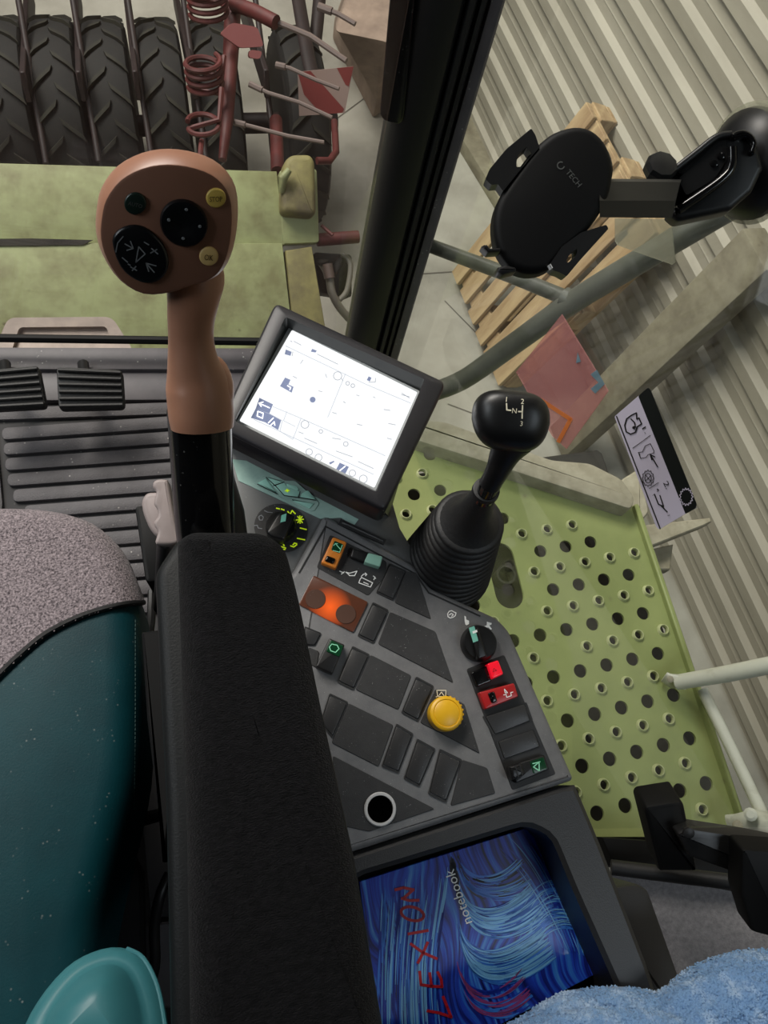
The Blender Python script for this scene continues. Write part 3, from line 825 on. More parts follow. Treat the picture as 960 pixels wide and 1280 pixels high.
# cab floor, bulkheads, roof
fy = WS_B.y + 0.01
bm = loft([[Vector(p) for p in [(-0.95, -1.0, h), (0.30, -1.0, h), (0.30, 0.86, h), (0.28, fy, h), (-0.95, fy + 0.03, h)]] for h in (-0.10, -0.012)])
cabf = obj('cab_floor', bm, 'mat_dark', kind='structure', label='dark cab floor under the rubber mat')
bm = bevel_all(box((-0.12, 0.25, 1.80), (0.80, 0, 0), (0, 0.85, 0), (0, 0, 0.03)), 0.01, 1)
obj('cab_roof', bm, 'pillar', kind='structure', label='cab roof panel above the driver')
obj('wall_rear', box((-0.1, -0.80, 0.85), (0.80, 0, 0), (0, 0.02, 0), (0, 0, 0.92)), 'pillar', kind='structure', label='rear bulkhead of the cab behind the driver')
obj('wall_left', box((-0.93, -0.35, 0.85), (0.02, 0, 0), (0, 0.45, 0), (0, 0, 0.92)), 'pillar', kind='structure', label='left rear quarter panel of the cab')
# right front pillar with its rubber seals and slot
pw = Vector((0.440 - 0.325, 0.877 - 0.92, 0)); pl_ = pw.length; pw.normalize(); pb = Vector((-pw.y, pw.x, 0))
pc = Vector((0.325, 0.92, 0))


def pil(sec, m, name, parent, z0=-0.15, z1=1.78):
    pts = [pc + pw * a + pb * b for a, b in sec]
    return obj(name, loft([[p + UP * z for p in pts] for z in (z0, z1)]), m, parent, smooth=30)


W0 = pl_
sec = smooth_poly([(0.0, 0.03), (0.006, 0.0), (0.03, -0.014), (0.058, -0.014), (0.074, -0.004), (0.08, 0.05), (0.04, 0.08), (0.004, 0.07)], 3)
pil_o = pil(sec, 'pillar', 'trim_1', None)
tag(pil_o, 'black right front cab pillar with rubber seals', kind='structure')
pil([(0.076, 0.0), (0.080, -0.010), (0.086, -0.010), (0.089, -0.002), (0.089, 0.06), (0.076, 0.06)], 'rubber', 'seal', pil_o)
pil([(0.091, 0.004), (0.094, -0.006), (0.099, -0.006), (0.102, 0.004), (0.102, 0.06), (0.091, 0.06)], 'rubber', 'seal', pil_o)
pil([(0.104, 0.006), (0.106, 0.0), (W0 - 0.003, 0.0), (W0, 0.004), (W0, 0.06), (0.104, 0.06)], 'lip', 'edge_strip', pil_o)
PP = Pl(pc - pb * 0.013, -pb, pw)
sl = fillet([(492, -60), (524, -60), (504, 158), (474, 150)], 12)
obj('slot_cover', prism(PP, sl, -0.01, 0.0035, 0.003, 2), 'black_gloss', pil_o)

# front sill strips on the floor under the windscreen
FZ = Pl((0, 0.9, 0), UP)
lipo = thing('floor_mat', (-0.2, 0.5, -0.012), 'ribbed dusty dark rubber floor mat under the pedals', 'mat')
obj('front_strip', prism(FZ, [(-260, 432), (326, 434), (330, 462), (-260, 461)], -0.012, 0.022, 0.006, 2), 'lip', lipo)
obj('step_strip', prism(FZ, [(-260, 464), (340, 464), (340, 499), (-260, 502)], -0.012, 0.012, 0.004, 2), 'lip', lipo)
obj('gasket', tube([WS_A - wsd * 0.5 + wsn * 0.006 + UP * 0.02, WS_B + wsd * 0.03 + wsn * 0.006 + UP * 0.02], 0.008, 8), 'black_matt', lipo)
obj('base', prism(FZ, [(-260, 500), (340, 498), (400, 700), (400, 1500), (-260, 1500)], -0.012, 0.0), 'mat_dark', lipo)
ys = [503.5, 522.5, 541.5, 560.5, 580, 599.5, 619.5, 639.5, 660, 681, 702, 724, 746, 769]
for i in range(len(ys) - 1):
    x0 = [-60, 2, 4, 6, 9, 16, 30, 40][min(i, 7)]
    tl, tr = (-10 if i == 0 else x0), 300
    sk = 9 if i > 0 else 5
    quad = [(x0, ys[i] + 3 + sk), (300, ys[i] + 2 - sk * 1.2), (300, ys[i + 1] - 2 - sk * 1.2), (x0, ys[i + 1] - 1 + sk)]
    obj('rib', prism(FZ, fillet(quad, 7, 3), 0.0, 0.008, 0.002, 2), 'mat', lipo)
obj('edge_rib', prism(FZ, fillet([(-260, 520), (-8, 512), (4, 640), (-260, 700)], 10, 3), 0.0, 0.008, 0.002, 2), 'mat', lipo)


def pedal(poly, label, arm):
    PD = Pl(D(112, 486, 1.36), (0.02, -0.30, 0.95))
    c = PD.hit(*[sum(q) / len(poly) for q in zip(*poly)])
    t = thing('pedal', (c.x, c.y, c.z - 0.05), label, 'pedal', 'foot pedals')
    obj('pad', prism(PD, fillet(poly, 7, 4), -0.016, 0.004, 0.004, 2), 'rubber', t)
    xs0, ys0 = poly[0]; n = 6
    for k in range(n):
        f = (k + 0.5) / n
        L0 = Vector(poly[0]).lerp(Vector(poly[3]), f); R0 = Vector(poly[1]).lerp(Vector(poly[2]), f)
        a = L0.lerp(R0, 0.03); b = L0.lerp(R0, 0.97)
        obj('tread_rib', tube([PD.hit(a.x, a.y, 0.005), PD.hit(b.x, b.y, 0.005)], [0.0038, 0.0038], 8), 'rubber', t)
    obj('arm', tube([PD.hit(*arm, -0.014), Z(arm[0] - 2, arm[1] - 20, 0.05), Z(arm[0] - 4, arm[1] - 40, 0.03)], 0.011, 10), 'black', t)
    return t


pedal([(70, 458), (153, 462), (156, 510), (73, 512)], 'ribbed black right-hand pedal beside the lever', (108, 495))
pedal([(-34, 464), (48, 456), (58, 509), (-32, 514)], 'ribbed black pedal cut off by the left edge of the frame', (10, 495))

# ================================================================== seat
def dome(poly, zt, rad, drop, prof=6, inner=None, name='x'):
    """cushion from a top pixel outline at height zt: rounded shoulder of radius rad falling by drop"""
    pts = [(Z(x, y, zt).x, Z(x, y, zt).y) for x, y in poly]
    rings = []
    cx = sum(p[0] for p in pts) / len(pts); cy = sum(p[1] for p in pts) / len(pts)
    return pts, (cx, cy)


def cushion(poly, pl, h_top, rad, h_low, crown=0.012, seg=6, k=5):
    """upholstered volume: sides up from h_low, rounded shoulder, softly crowned top"""
    pts = [pl.loc(x, y, h_top - rad * 0.5) for x, y in poly]
    rings = [[pl.W(a, b, h_low) for a, b in pts]]
    ds = [rad * (1 - math.cos(math.pi / 2 * i / seg)) for i in range(seg + 1)]
    polys = inset_polys(pts, ds)
    for i, q in enumerate(polys): rings.append([pl.W(a, b, h_top - rad + rad * math.sin(math.pi / 2 * i / seg)) for a, b in q])
    last = polys[-1]; cx = sum(p[0] for p in last) / len(last); cy = sum(p[1] for p in last) / len(last)
    for j in range(1, k + 1):
        f = 1 - j / (k + 0.2)
        rings.append([pl.W(cx + (a - cx) * f, cy + (b - cy) * f, h_top + crown * (1 - f * f)) for a, b in last])
    return loft(rings)


SP = Pl((-0.2, 0.1, 0.50), (0, 0.10, 1))
seat = thing('operator_seat', (-0.25, 0.1, 0.30), 'operator seat with mottled grey wool front and teal leather cushion', 'seat')
out = [(-240, 640), (-60, 634), (20, 633), (70, 637), (112, 650), (145, 678), (164, 715), (174, 760), (177, 850), (172, 960), (150, 1060), (128, 1150), (112, 1250), (92, 1420), (20, 1540), (-100, 1580), (-220, 1500)]
out_s = smooth_poly(out, 3)
o = obj('leather_cushion', cushion([(x - 1, y + 4) for x, y in out_s], SP, 0.0, 0.035, -0.13, 0.004), 'leather', seat, smooth=60)
# fabric front: the part of the outline ahead of the seam
fab = [(-240, 640), (-60, 634), (20, 633), (70, 637), (112, 650), (145, 678), (164, 715), (174, 752), (150, 755), (105, 768), (60, 790), (25, 818), (0, 842), (-40, 880), (-240, 900)]
fab_s = smooth_poly(fab, 3)
bo = bvh_of(o)


def to_px(p):
    q = M.transposed() @ (p - CAM); return 480 + FOC * q.x / q.z, 640 + FOC * q.y / q.z


sm = [(400, 740), (176, 754), (150, 757), (105, 770), (60, 792), (25, 820), (0, 844), (-40, 882), (-400, 1000)]


def seam_y(x):
    for (x0, y0), (x1, y1) in zip(sm, sm[1:]):
        if x1 <= x <= x0: return y0 + (y1 - y0) * (x - x0) / (x1 - x0)
    return 740


bm = cushion([(x - 1, y + 4) for x, y in out_s], SP, 0.0, 0.035, -0.13, 0.004, seg=6, k=10)
bmesh.ops.subdivide_edges(bm, edges=bm.edges, cuts=2, use_grid_fill=True)
bmesh.ops.recalc_face_normals(bm, faces=bm.faces); bm.normal_update()
kill = []
for f in bm.faces:
    x, y = to_px(f.calc_center_median())
    if y > seam_y(x): kill.append(f)
bmesh.ops.delete(bm, geom=kill, context='FACES')
bm.normal_update()
for v in bm.verts: v.co += v.normal * 0.005
fo = obj('fabric_panel', bm, 'seat_fabric', seat, smooth=70)
sm = sm[1:-1]
pts = []
for p in smooth_path([(x, y, 0) for x, y in sm], 8):
    r = ray(p.x, p.y).normalized(); q, nn, _, _ = bo.ray_cast(CAM, r)
    if q: pts.append(q + (nn if nn.dot(r) < 0 else -nn) * 0.003)
obj('seam_cord', tube(pts, 0.0035, 8), 'rubber', seat)
st_ = bmesh.new()
for k in range(46):
    y = 775 + k * 5.2; x = 168.5 - 0.00002 * (y - 860) ** 2 * 4 if y > 860 else 168.5
    strokes(None, [[(x, y), (x - 0.1, y + 3)]], 1.0, bvh=bo, lift=0.0008, bm=st_)
obj('stitching', st_, 'stitch', seat)
bpl = Pl(Z(110, 1240, 0.74), (0.1, 0.42, 0.9))
bol = [(22, 1300), (45, 1250), (80, 1208), (115, 1187), (150, 1181), (180, 1195), (200, 1232), (211, 1290), (214, 1400), (0, 1400)]
o = obj('side_bolster', cushion(smooth_poly(bol, 3), bpl, 0.0, 0.014, -0.05, 0.022, seg=7, k=12), 'bolster', seat, smooth=70)
bb = bvh_of(o)
pp_ = []
for x, y in [(160, 1184), (181, 1196), (199, 1232), (209, 1285)]: pp_.append(bpl.hit(x - 2, y + 2, -0.006))
obj('piping', tube(smooth_path(pp_, 5), 0.0016, 8), 'bolster', o)
obj('seat_base', bevel_all(box((-0.32, 0.02, 0.17), (0.15, 0, 0), (0, 0.22, 0), (0, 0, 0.17)), 0.02, 2), 'black', seat)
obj('side_frame', prism(Pl((0, 0, 0.36), UP), [(120, 920), (178, 900), (160, 1020), (200, 1010), (200, 1026), (150, 1040), (178, 1090), (182, 1300), (90, 1300)], -0.02, 0.0, 0.004, 1), 'black_matt', seat)
obj('belt_latch', prism(Pl((0, 0, 0.30), UP), fillet([(160, 1046), (174, 1058), (163, 1068), (156, 1060)], 2), -0.02, 0, 0.003, 1), 'black_matt', seat)
obj('belt_latch', prism(Pl((0, 0, 0.30), UP), fillet([(160, 1098), (176, 1098), (176, 1124), (160, 1124)], 4), -0.02, 0, 0.003, 1), 'black_matt', seat)
cb = tube(smooth_path([Z(212, 1092, 0.30), Z(200, 1120, 0.30), Z(193, 1160, 0.28), Z(194, 1200, 0.26), Z(190, 1225, 0.24)], 5), 0.0065, 10)
o = obj('cable', cb, 'black', loc=Z(193, 1160, 0.28)); tag(o, 'thin black cable hanging in the gap between seat and armrest', 'cable')
obj('floor_patch', prism(FZ, [(150, 1160), (225, 1150), (225, 1260), (150, 1260)], 0.0, 0.02, 0.003, 1), 'lip', lipo)

# ================================================================== armrest
AR = Pl((0, 0.05, 0.80), (0, 0.02, 1))
arm = thing('armrest', (0.0, 0.0, 0.66), 'wide black fabric armrest running past the seat to the console', 'armrest')
body = [(192, 712), (222, 668), (330, 672), (362, 700), (446, 1080), (500, 1400), (214, 1400), (206, 1000)]
obj('shell', prism(Pl((0, 0.05, 0.775), (0, 0.02, 1)), fillet(body, 14, 4), -0.10, 0.0, 0.01, 3), 'armbody', arm)
top = fillet([(220, 673), (238, 661), (330, 662), (357, 680), (372, 735), (444, 1080), (500, 1420), (238, 1420), (232, 1050)], 20, 5)
obj('pad', cushion(top, AR, 0.004, 0.024, -0.03, 0.0005), 'armrest', arm, smooth=60)
obj('mount', prism(Pl((0, 0, 0.60), UP), fillet([(177, 790), (208, 786), (214, 1000), (206, 1080), (196, 1000), (184, 900)], 3), -0.08, 0.0, 0.002, 1), 'black_matt', arm)
obj('support_bar', prism(Pl((0, 0, 0.5), UP), [(215, 740), (262, 740), (290, 1200), (215, 1200)], -0.5, 0.17, 0.01, 1), 'black_matt', arm)

# small grey lever in its black slot
pk = thing('seat_lever', Z(196, 690, 0.42), 'small mauve grey gripped lever in a black slot beside the seat', 'lever')
KP = Pl(D(200, 640, 0.80), (-0.05, -0.2, 1))
obj('slot_box', prism(Pl(D(185, 700, 0.90), (0, -0.1, 1)), fillet([(168, 632), (205, 630), (225, 700), (205, 726), (182, 728), (178, 700)], 6), -0.10, 0.0, 0.004, 2), 'black_matt', pk)
obj('guard', prism(KP, fillet([(176, 626), (182, 615), (215, 614), (226, 622), (226, 650), (216, 668), (196, 672), (186, 660), (178, 640)], 6), -0.012, 0.0, 0.005, 3), 'handle_grey', pk)
grip = [(191, 606, .0), (195, 600, 0), (207, 599, 0)]
gp = smooth_poly([(191, 603), (196, 599), (207, 599), (211, 606), (220, 655), (224, 676), (214, 681), (195, 680), (195, 672), (197, 664), (193, 658), (192, 652), (197, 645), (196, 636), (192, 630), (193, 622), (195, 614), (191, 609)], 2)
obj('grip', prism(KP, gp, -0.004, 0.022, 0.0035, 4), 'handle_grey', pk)
obj('shaft', tube([KP.hit(206, 676, 0.008), D(204, 700, 0.86), D(200, 760, 0.93)], 0.008, 12), 'rubber', pk)
o = obj('seat_stay', tube([Z(190, 738, 0.25), Z(189, 775, 0.25), Z(186, 800, 0.25)], 0.006, 8), 'black', pk)

# ================================================================== multifunction lever
lv = thing('drive_lever', D(262, 690, 0.70), 'tall tan joystick lever with thumb buttons on a gloss black shaft', 'lever')
obj('shaft', tube([D(266, 760, 0.68), D(256, 650, 0.635), D(250, 530, 0.595), D(249, 512, 0.59)], [(0.024, 0.0245)] * 4, 28), 'black_gloss', lv)
obj('shaft_cover', tube([D(296, 730, 0.72), D(286, 640, 0.69), D(276, 570, 0.66)], [(0.016, 0.016), (0.014, 0.014), (0.006, 0.006)], 14), 'black', lv)
neck = [D(253, 534, 0.580), D(252, 520, 0.577), D(250, 498, 0.573), D(247, 478, 0.568), D(242, 455, 0.560), D(239, 425, 0.551), D(239, 398, 0.543), D(242, 370, 0.536), D(243, 345, 0.531), D(236, 310, 0.522)]
nr = [(0.0215, 0.0235), (0.0225, 0.0245), (0.023, 0.0245), (0.0215, 0.0235), (0.0175, 0.0190), (0.0148, 0.0162), (0.0150, 0.0166), (0.0160, 0.0185), (0.015, 0.021), (0.012, 0.018)]
npth = smooth_path([Vector((*p, 0)) if False else p for p in neck], 4)
nrr = smooth_path([Vector((a, b, 0)) for a, b in nr], 4)
no = obj('neck', tube(npth, [(r.x, r.y) for r in nrr], 28), 'brown', lv, smooth=60)
eb = bmesh.new()
ec = D(270, 482, 0.575); bmesh.ops.create_uvsphere(eb, u_segments=20, v_segments=12, radius=1)
for v in eb.verts: v.co = ec + M @ Vector((v.co.x * 0.0135, v.co.y * 0.023 + v.co.x * 0.004, v.co.z * 0.016))
obj('elbow_pad', eb, 'brown', lv, smooth=80)
hd = M @ Vector((0.20, 0.62, -0.80))
HP = Pl(D(205, 285, 0.485), hd, (1, 0, 0))
face = smooth_poly([(126, 272), (132, 248), (150, 224), (178, 209), (210, 204), (245, 209), (272, 222), (288, 245), (291, 280), (286, 315), (275, 340), (258, 352), (236, 358), (212, 366), (180, 368), (152, 352), (133, 325), (125, 298)], 3)
fpt = [HP.loc(x, y) for x, y in face]
offs = inset_polys(fpt, [0.0007, 0.0, -0.002, -0.0035, -0.004, -0.003, 0.001, 0.008])
hs = [0.0, -0.0012, -0.006, -0.012, -0.018, -0.024, -0.030, -0.034]
ho = obj('head', loft([[HP.W(a, b, h) for a, b in q] for q, h in zip(offs, hs)], True, True), 'brown', lv, smooth=40)
ip = inset_polys(fpt, [0.0008, 0.0022])
obj('face_plate', loft([[HP.W(a, b, -0.002) for a, b in ip[0]], [HP.W(a, b, 0.0006) for a, b in ip[0]], [HP.W(a, b, 0.0012) for a, b in ip[1]]]), 'brown_shade', lv, smooth=30)


def button(name, pl, cen, r, h0, h1, m, parent, ry=None, ang=0, bev=0.0012, dome_=None):
    return obj(name, prism(pl, circ(*cen, r, ry, 32, ang), h0, h1, bev, 3), m, parent)


b = button('auto_button', HP, (169, 255), 14, 0, 0.003, 'button_green', lv)
text('lettering', 'AUTO', HP, (169, 256), (1, 0.25), 5, 'print_dim', b, 0.0033, 18)
b = obj('thumb_pad', lathe(HP.hit(230, 278), HP.n, [(0.0148, 0), (0.0148, 0.0025), (0.0138, 0.0045), (0.011, 0.0048), (0.006, 0.0036), (0.001, 0.003)], 30), 'button_dark', lv)
for x, y in [(233, 262), (211, 275), (250, 283), (229, 298)]:
    obj('dot', lathe(HP.hit(x, y, 0.0045), HP.n, [(0.0011, 0), (0.0008, 0.0006)], 10), 'print_grey', b)
b = button('stop_button', HP, (270, 248), 12.5, 0, 0.003, 'button_yellow', lv); text('lettering', 'STOP', HP, (270, 249), (1, -0.03), 6.5, 'print_brown', b, 0.0033, 16)
b = button('ok_button', HP, (261, 321), 12, 0, 0.003, 'button_cream', lv); text('lettering', 'OK', HP, (261, 322), (1, 0.1), 7, 'print_brown', b, 0.0033, 11)
rk = smooth_poly([(140, 302), (150, 287), (168, 282), (186, 288), (204, 306), (211, 328), (205, 346), (190, 355), (170, 351), (150, 334)], 3)
b = obj('rocker_pad', prism(HP, rk, 0, 0.0035, 0.002, 3), 'button_dark', lv)
Zt = lambda pts: zc(pts, 100, 180, 960 / 220)
obj('symbol', strokes(HP, [Zt([(245, 545), (290, 570)]), Zt([(290, 570), (275, 530)]), Zt([(255, 580), (290, 570)]), Zt([(405, 700), (360, 650)]), Zt([(360, 650), (415, 665)]), Zt([(360, 650), (375, 695)]),
                           Zt([(320, 560), (355, 600), (305, 645), (320, 560)]), Zt([(235, 505), (205, 540), (195, 590)]), Zt([(350, 535), (375, 550)]), Zt([(390, 570), (425, 600)]), Zt([(385, 595), (420, 575)]),
                           Zt([(230, 620), (260, 645)]), Zt([(262, 655), (275, 662)]), Zt([(275, 670), (310, 690)]), Zt([(285, 690), (305, 668)])], 1.5, 0.0038), 'print_grey', b)

# ================================================================== control console
CP = Pl(D(560, 800, 0.88), (-0.03, -0.05, 1))
con = thing('control_console', CP.W(0, 0, -0.45), 'dusty dark grey control console with rocker switches and knobs right of the armrest', 'console')
A4 = lambda pts: zc(pts, 360, 640, 960 / 360)
B5 = lambda pts: zc(pts, 520, 740, 4.8)
outer = [(404, 645), (411, 645), (521, 707), (538, 734), (622, 772), (637, 788), (719, 975), (461, 1059), (330, 1100), (320, 760), (366, 715)]
obj('panel_body', prism(CP, fillet(outer, 6, 3), -0.13, 0.0, 0.007, 3), 'console', con)
obj('front_rim', strokes(CP, [[(407, 658), (519, 717), (536, 741), (600, 770)], [(407, 658), (374, 716)]], 2.0, 0.0005), 'frame_edge', con)


def ins(poly, name='panel_insert', m='insert', h=0.0012, r=3, bev=0.0006):
    return obj(name, prism(CP, fillet(poly, r, 3), -0.002, h, bev, 1), m, con)


ins(A4([(140, 75), (330, 165), (325, 215), (268, 280), (95, 185)]), h=0.0006)
ins(A4([(390, 195), (430, 205), (478, 358), (355, 302)]))
ins(A4([(340, 332), (492, 398), (552, 570), (300, 440)]))
ins(A4([(275, 475), (412, 545), (368, 660), (225, 592)]))
ins(A4([(492, 588), (588, 640), (640, 806), (440, 702)]))
ins(A4([(202, 637), (352, 710), (302, 850), (145, 770)]))
ins(A4([(580, 825), (665, 853), (692, 938), (542, 980)]))
ins(A4([(150, 812), (490, 990), (270, 1066), (150, 1040)]))
ins(A4([(68, 450), (105, 465), (95, 520), (70, 505)]))


def blank(poly):
    o = obj('blank_cover', prism(CP, fillet(poly, 2, 2), 0.0, 0.0028, 0.0008, 2), 'blank', con)
    c = Vector((sum(p[0] for p in poly) / 4, sum(p[1] for p in poly) / 4))
    big = [tuple(c + (Vector(p) - c) * 1.14) for p in poly]
    obj('surround', frame_bm(CP, fillet(big, 2, 2), fillet([tuple(c + (Vector(p) - c) * 1.03) for p in poly], 2, 2), -0.001, 0.0014), 'frame_edge', o)
    return o


for q in ([(340, 178), (390, 200), (350, 288), (300, 265)], [(283, 308), (330, 332), (285, 430), (238, 408)], [(58, 385), (108, 405), (88, 442), (58, 440)], [(215, 455), (266, 480), (218, 585), (170, 562)],
          [(428, 557), (480, 585), (433, 690), (384, 664)], [(140, 612), (195, 638), (148, 745), (112, 700)], [(362, 715), (412, 745), (368, 862), (318, 842)], [(432, 765), (486, 795), (438, 908), (392, 884)],
          [(508, 800), (574, 832), (526, 960), (474, 934)]): blank(A4(q))
for q in ([(418, 748), (650, 672), (685, 770), (475, 852)], [(496, 898), (702, 826), (742, 926), (530, 1000)]): blank(B5(q))
ins(B5([(302, 462), (530, 376), (840, 1092), (578, 1190)]), 'switch_column', 'frame_edge', 0.0008)


def rocker(name, poly, h, m, parent=None, bev=0.0018):
    return obj(name, prism(CP, fillet(poly, 2.2, 3), -0.002, h, bev, 3), m, parent or con)


# orange switch
r = rocker('orange_switch', A4([(150, 82), (197, 100), (160, 188), (110, 168)]), 0.010, 'orange')
r['label'] = 'orange switch cap'
rocker('green_lens', A4([(155, 95), (186, 108), (172, 138), (143, 126)]), 0.0108, 'green_lens', r, 0.0006)
obj('icon', strokes(CP, [A4([(150, 128), (172, 134), (181, 110)]), A4([(158, 105), (176, 126)]), A4([(152, 112), (158, 105), (166, 106)])], 0.9, 0.0111), 'green_print', r)
rocker('slider', A4([(130, 143), (160, 155), (152, 172), (122, 162)]), 0.013, 'black_gloss', r, 0.002)
# mint tipped rocker
r = rocker('rocker_switch', A4([(216, 120), (315, 146), (308, 186), (208, 150)]), 0.008, 'black')
rocker('mint_cap', A4([(268, 135), (316, 148), (307, 183), (254, 166)]), 0.012, 'mint', r, 0.0012)
# white symbols beside it
ic = A4([(175, 200), (190, 202), (195, 205)]); sy = []
sy += [A4([(172, 197), (186, 203)]), A4([(178, 207), (188, 199)]), A4([(192, 200), (200, 206), (205, 212), (222, 212), (230, 197), (205, 204), (192, 200)]), A4([(240, 225), (245, 218), (282, 236), (275, 250), (236, 236), (240, 225)]), A4([(252, 234), (268, 241)]), A4([(244, 215), (252, 207), (262, 208)]), A4([(257, 203), (263, 208), (258, 213)]), A4([(286, 226), (290, 217), (284, 213)]), A4([(286, 214), (292, 222)])]
obj('symbol', strokes(CP, sy, 1.1, 0.0012), 'print_white', con)
# amber indicator cover
am, mp = amber_mat()
ap = A4([(85, 210), (268, 300), (218, 402), (35, 308)])
o = obj('amber_cover', prism(CP, fillet(ap, 3, 3), -0.001, 0.0022, 0.0008, 2), am, con); o['label'] = 'glowing amber indicator cover'
ac = CP.hit(*A4([(140, 318)])[0]) - WL[o.name]
mp.inputs['Scale'].default_value = (40, 40, 40); mp.inputs['Location'].default_value = tuple(-40 * ac)
for cx_p in [(92, 290), (193, 340)]:
    q = A4([cx_p])[0]
    obj('lamp_disc', prism(CP, circ(*q, 12.8, 12.2, 26), 0.0, 0.0030, 0.0004, 1), mat('brown lamp disc', (84, 60, 50), 0.35, specks=0.5, speck_scale=420) if cx_p[0] < 100 else bpy.data.materials['brown lamp disc'], o)
# green light rocker
r = rocker('light_switch', A4([(138, 420), (190, 442), (148, 540), (92, 515)]), 0.012, 'black')
rocker('green_lens', A4([(142, 426), (186, 446), (172, 484), (126, 464)]), 0.0128, 'green_lens', r, 0.0008)
obj('icon', strokes(CP, [A4([(146, 440), (164, 444), (170, 456), (158, 468), (142, 462), (138, 450), (146, 440)])], 1.0, 0.0132), 'green_print', r)
# socket ring
q = A4([(306, 990)])[0]
o = obj('socket', lathe(CP.hit(*q), CP.n, [(0.0155, -0.002), (0.0168, 0.0), (0.0172, 0.003), (0.0162, 0.0042), (0.0140, 0.0042), (0.0134, 0.003)], 36), 'chrome', con); o['label'] = 'bright metal socket ring'
obj('bore', lathe(CP.hit(*q), CP.n, [(0.0135, 0.0035), (0.0132, 0.003), (0.0128, 0.0012), (0.0005, 0.001)], 28), mat('black bore', (2, 2, 2), 0.9, spec=0.0), o)
# yellow knob
q = B5([(182, 728)])[0]
o = obj('yellow_knob', lathe(CP.hit(*q, 0.016), CP.n + Vector((0.05, 0.02, 0)), [(0.017, -0.016), (0.0185, -0.014), (0.0192, -0.004), (0.0185, 0.001), (0.0165, 0.0028), (0.0150, 0.003), (0.0145, 0.0022), (0.0135, 0.003), (0.001, 0.0036)], 40), 'yellow', con); o['label'] = 'yellow ribbed turn knob'
for k in range(22):
    a = 2 * math.pi * k / 22; u = CP.u * math.cos(a) + CP.v * math.sin(a)
    obj('grip_rib', bevel_all(box(CP.hit(*q, 0.0095) + u * 0.0180, u * 0.0006, CP.n.cross(u) * 0.0011, CP.n * 0.006), 0.0004, 1), 'yellow', o) if k % 1 == 0 else None
Bq = lambda pts: B5(pts)
obj('symbol', strokes(CP, [Bq([(125, 590), (180, 590), (178, 628), (130, 626), (125, 590)]), Bq([(140, 618), (152, 600), (168, 622)]), Bq([(120, 630), (135, 622)]), Bq([(175, 622), (192, 630)])], 1.0, 0.0018), 'print_cream', con)
# black speed knob with teal pointer
q = B5([(370, 312)])[0]
o = obj('throttle_knob', lathe(CP.hit(*q), CP.n, [(0.021, 0), (0.0215, 0.004), (0.0200, 0.010), (0.0185, 0.0125), (0.001, 0.0135)], 34), 'knob_black', con); o['label'] = 'black turn knob with teal pointer'
KQ = Pl(CP.hit(*q, 0.0), CP.n)
rd = B5([(300, 235), (372, 205), (440, 380), (378, 412)])
obj('ridge', prism(KQ, fillet(B5([(322, 222), (372, 205), (432, 385), (372, 405)]), 3, 3), 0.004, 0.019, 0.0025, 3, ), 'knob_black', o)
obj('pointer', prism(KQ, B5([(318, 215), (350, 204), (374, 292), (344, 304)]), 0.018, 0.0196), 'teal_mark', o)
obj('pointer', prism(KQ, B5([(338, 236), (366, 226), (369, 240), (342, 250)]), 0.0195, 0.0199), 'print_white', o)
sy = [Bq([(190, 130), (200, 115), (215, 112), (228, 120), (240, 125), (236, 142), (222, 152), (205, 156), (192, 148), (190, 130)]), Bq([(200, 138), (212, 128), (224, 136), (214, 146)])]
obj('symbol', strokes(CP, sy, 1.2, 0.0008), 'print_white', con)
bm = patch(CP, Bq([(290, 142), (300, 148), (302, 165), (318, 172), (318, 192), (305, 200), (296, 196), (292, 175)]), 0.0008)
patch(CP, Bq([(425, 178), (438, 182), (455, 186), (452, 196), (440, 200), (456, 222), (448, 226), (432, 212), (412, 222), (410, 205), (424, 200)]), 0.0008, bm)
obj('symbol', bm, 'print_white', con)
# hazard, red, green switches of the right column
r = rocker('hazard_switch', B5([(332, 482), (430, 440), (456, 535), (368, 570)]), 0.007, 'black_gloss')
r2 = rocker('red_lens', B5([(428, 430), (494, 408), (526, 492), (458, 522)]), 0.013, 'red_lens', r, 0.0016)
obj('icon', strokes(CP, [Bq([(462, 478), (466, 458), (484, 470), (462, 478)])], 0.9, 0.0133), 'ink', r)
r = rocker('red_switch', B5([(378, 602), (590, 545), (616, 628), (416, 706)]), 0.010, 'red'); r['label'] = 'red guarded switch'
rocker('slider', B5([(432, 606), (472, 594), (490, 655), (456, 668)]), 0.0125, 'black_gloss', r, 0.0018)
obj('icon', strokes(CP, [Bq([(535, 605), (530, 582), (550, 605), (535, 605)]), Bq([(526, 618), (540, 614), (544, 632), (572, 622), (568, 604), (582, 600)])], 1.0, 0.0104), 'print_white', r)
r = rocker('work_light_switch', B5([(558, 1044), (772, 976), (800, 1066), (600, 1148)]), 0.008, 'black')
rocker('green_lens', B5([(682, 1018), (766, 990), (788, 1062), (706, 1092)]), 0.0086, 'green_lens', r, 0.0006)
obj('icon', strokes(CP, [Bq([(700, 1030), (745, 1018)]), Bq([(705, 1050), (740, 1072), (738, 1020), (705, 1050)])], 1.3, 0.0089), 'green_print', r)
rocker('slider', B5([(562, 1046), (636, 1024), (660, 1092), (580, 1132)]), 0.016, 'black', r, 0.003)
obj('slider_ridge', strokes(CP, [Bq([(620, 1030), (640, 1100)]), Bq([(596, 1040), (614, 1110)])], 1.2, 0.0165), 'rubber', r)

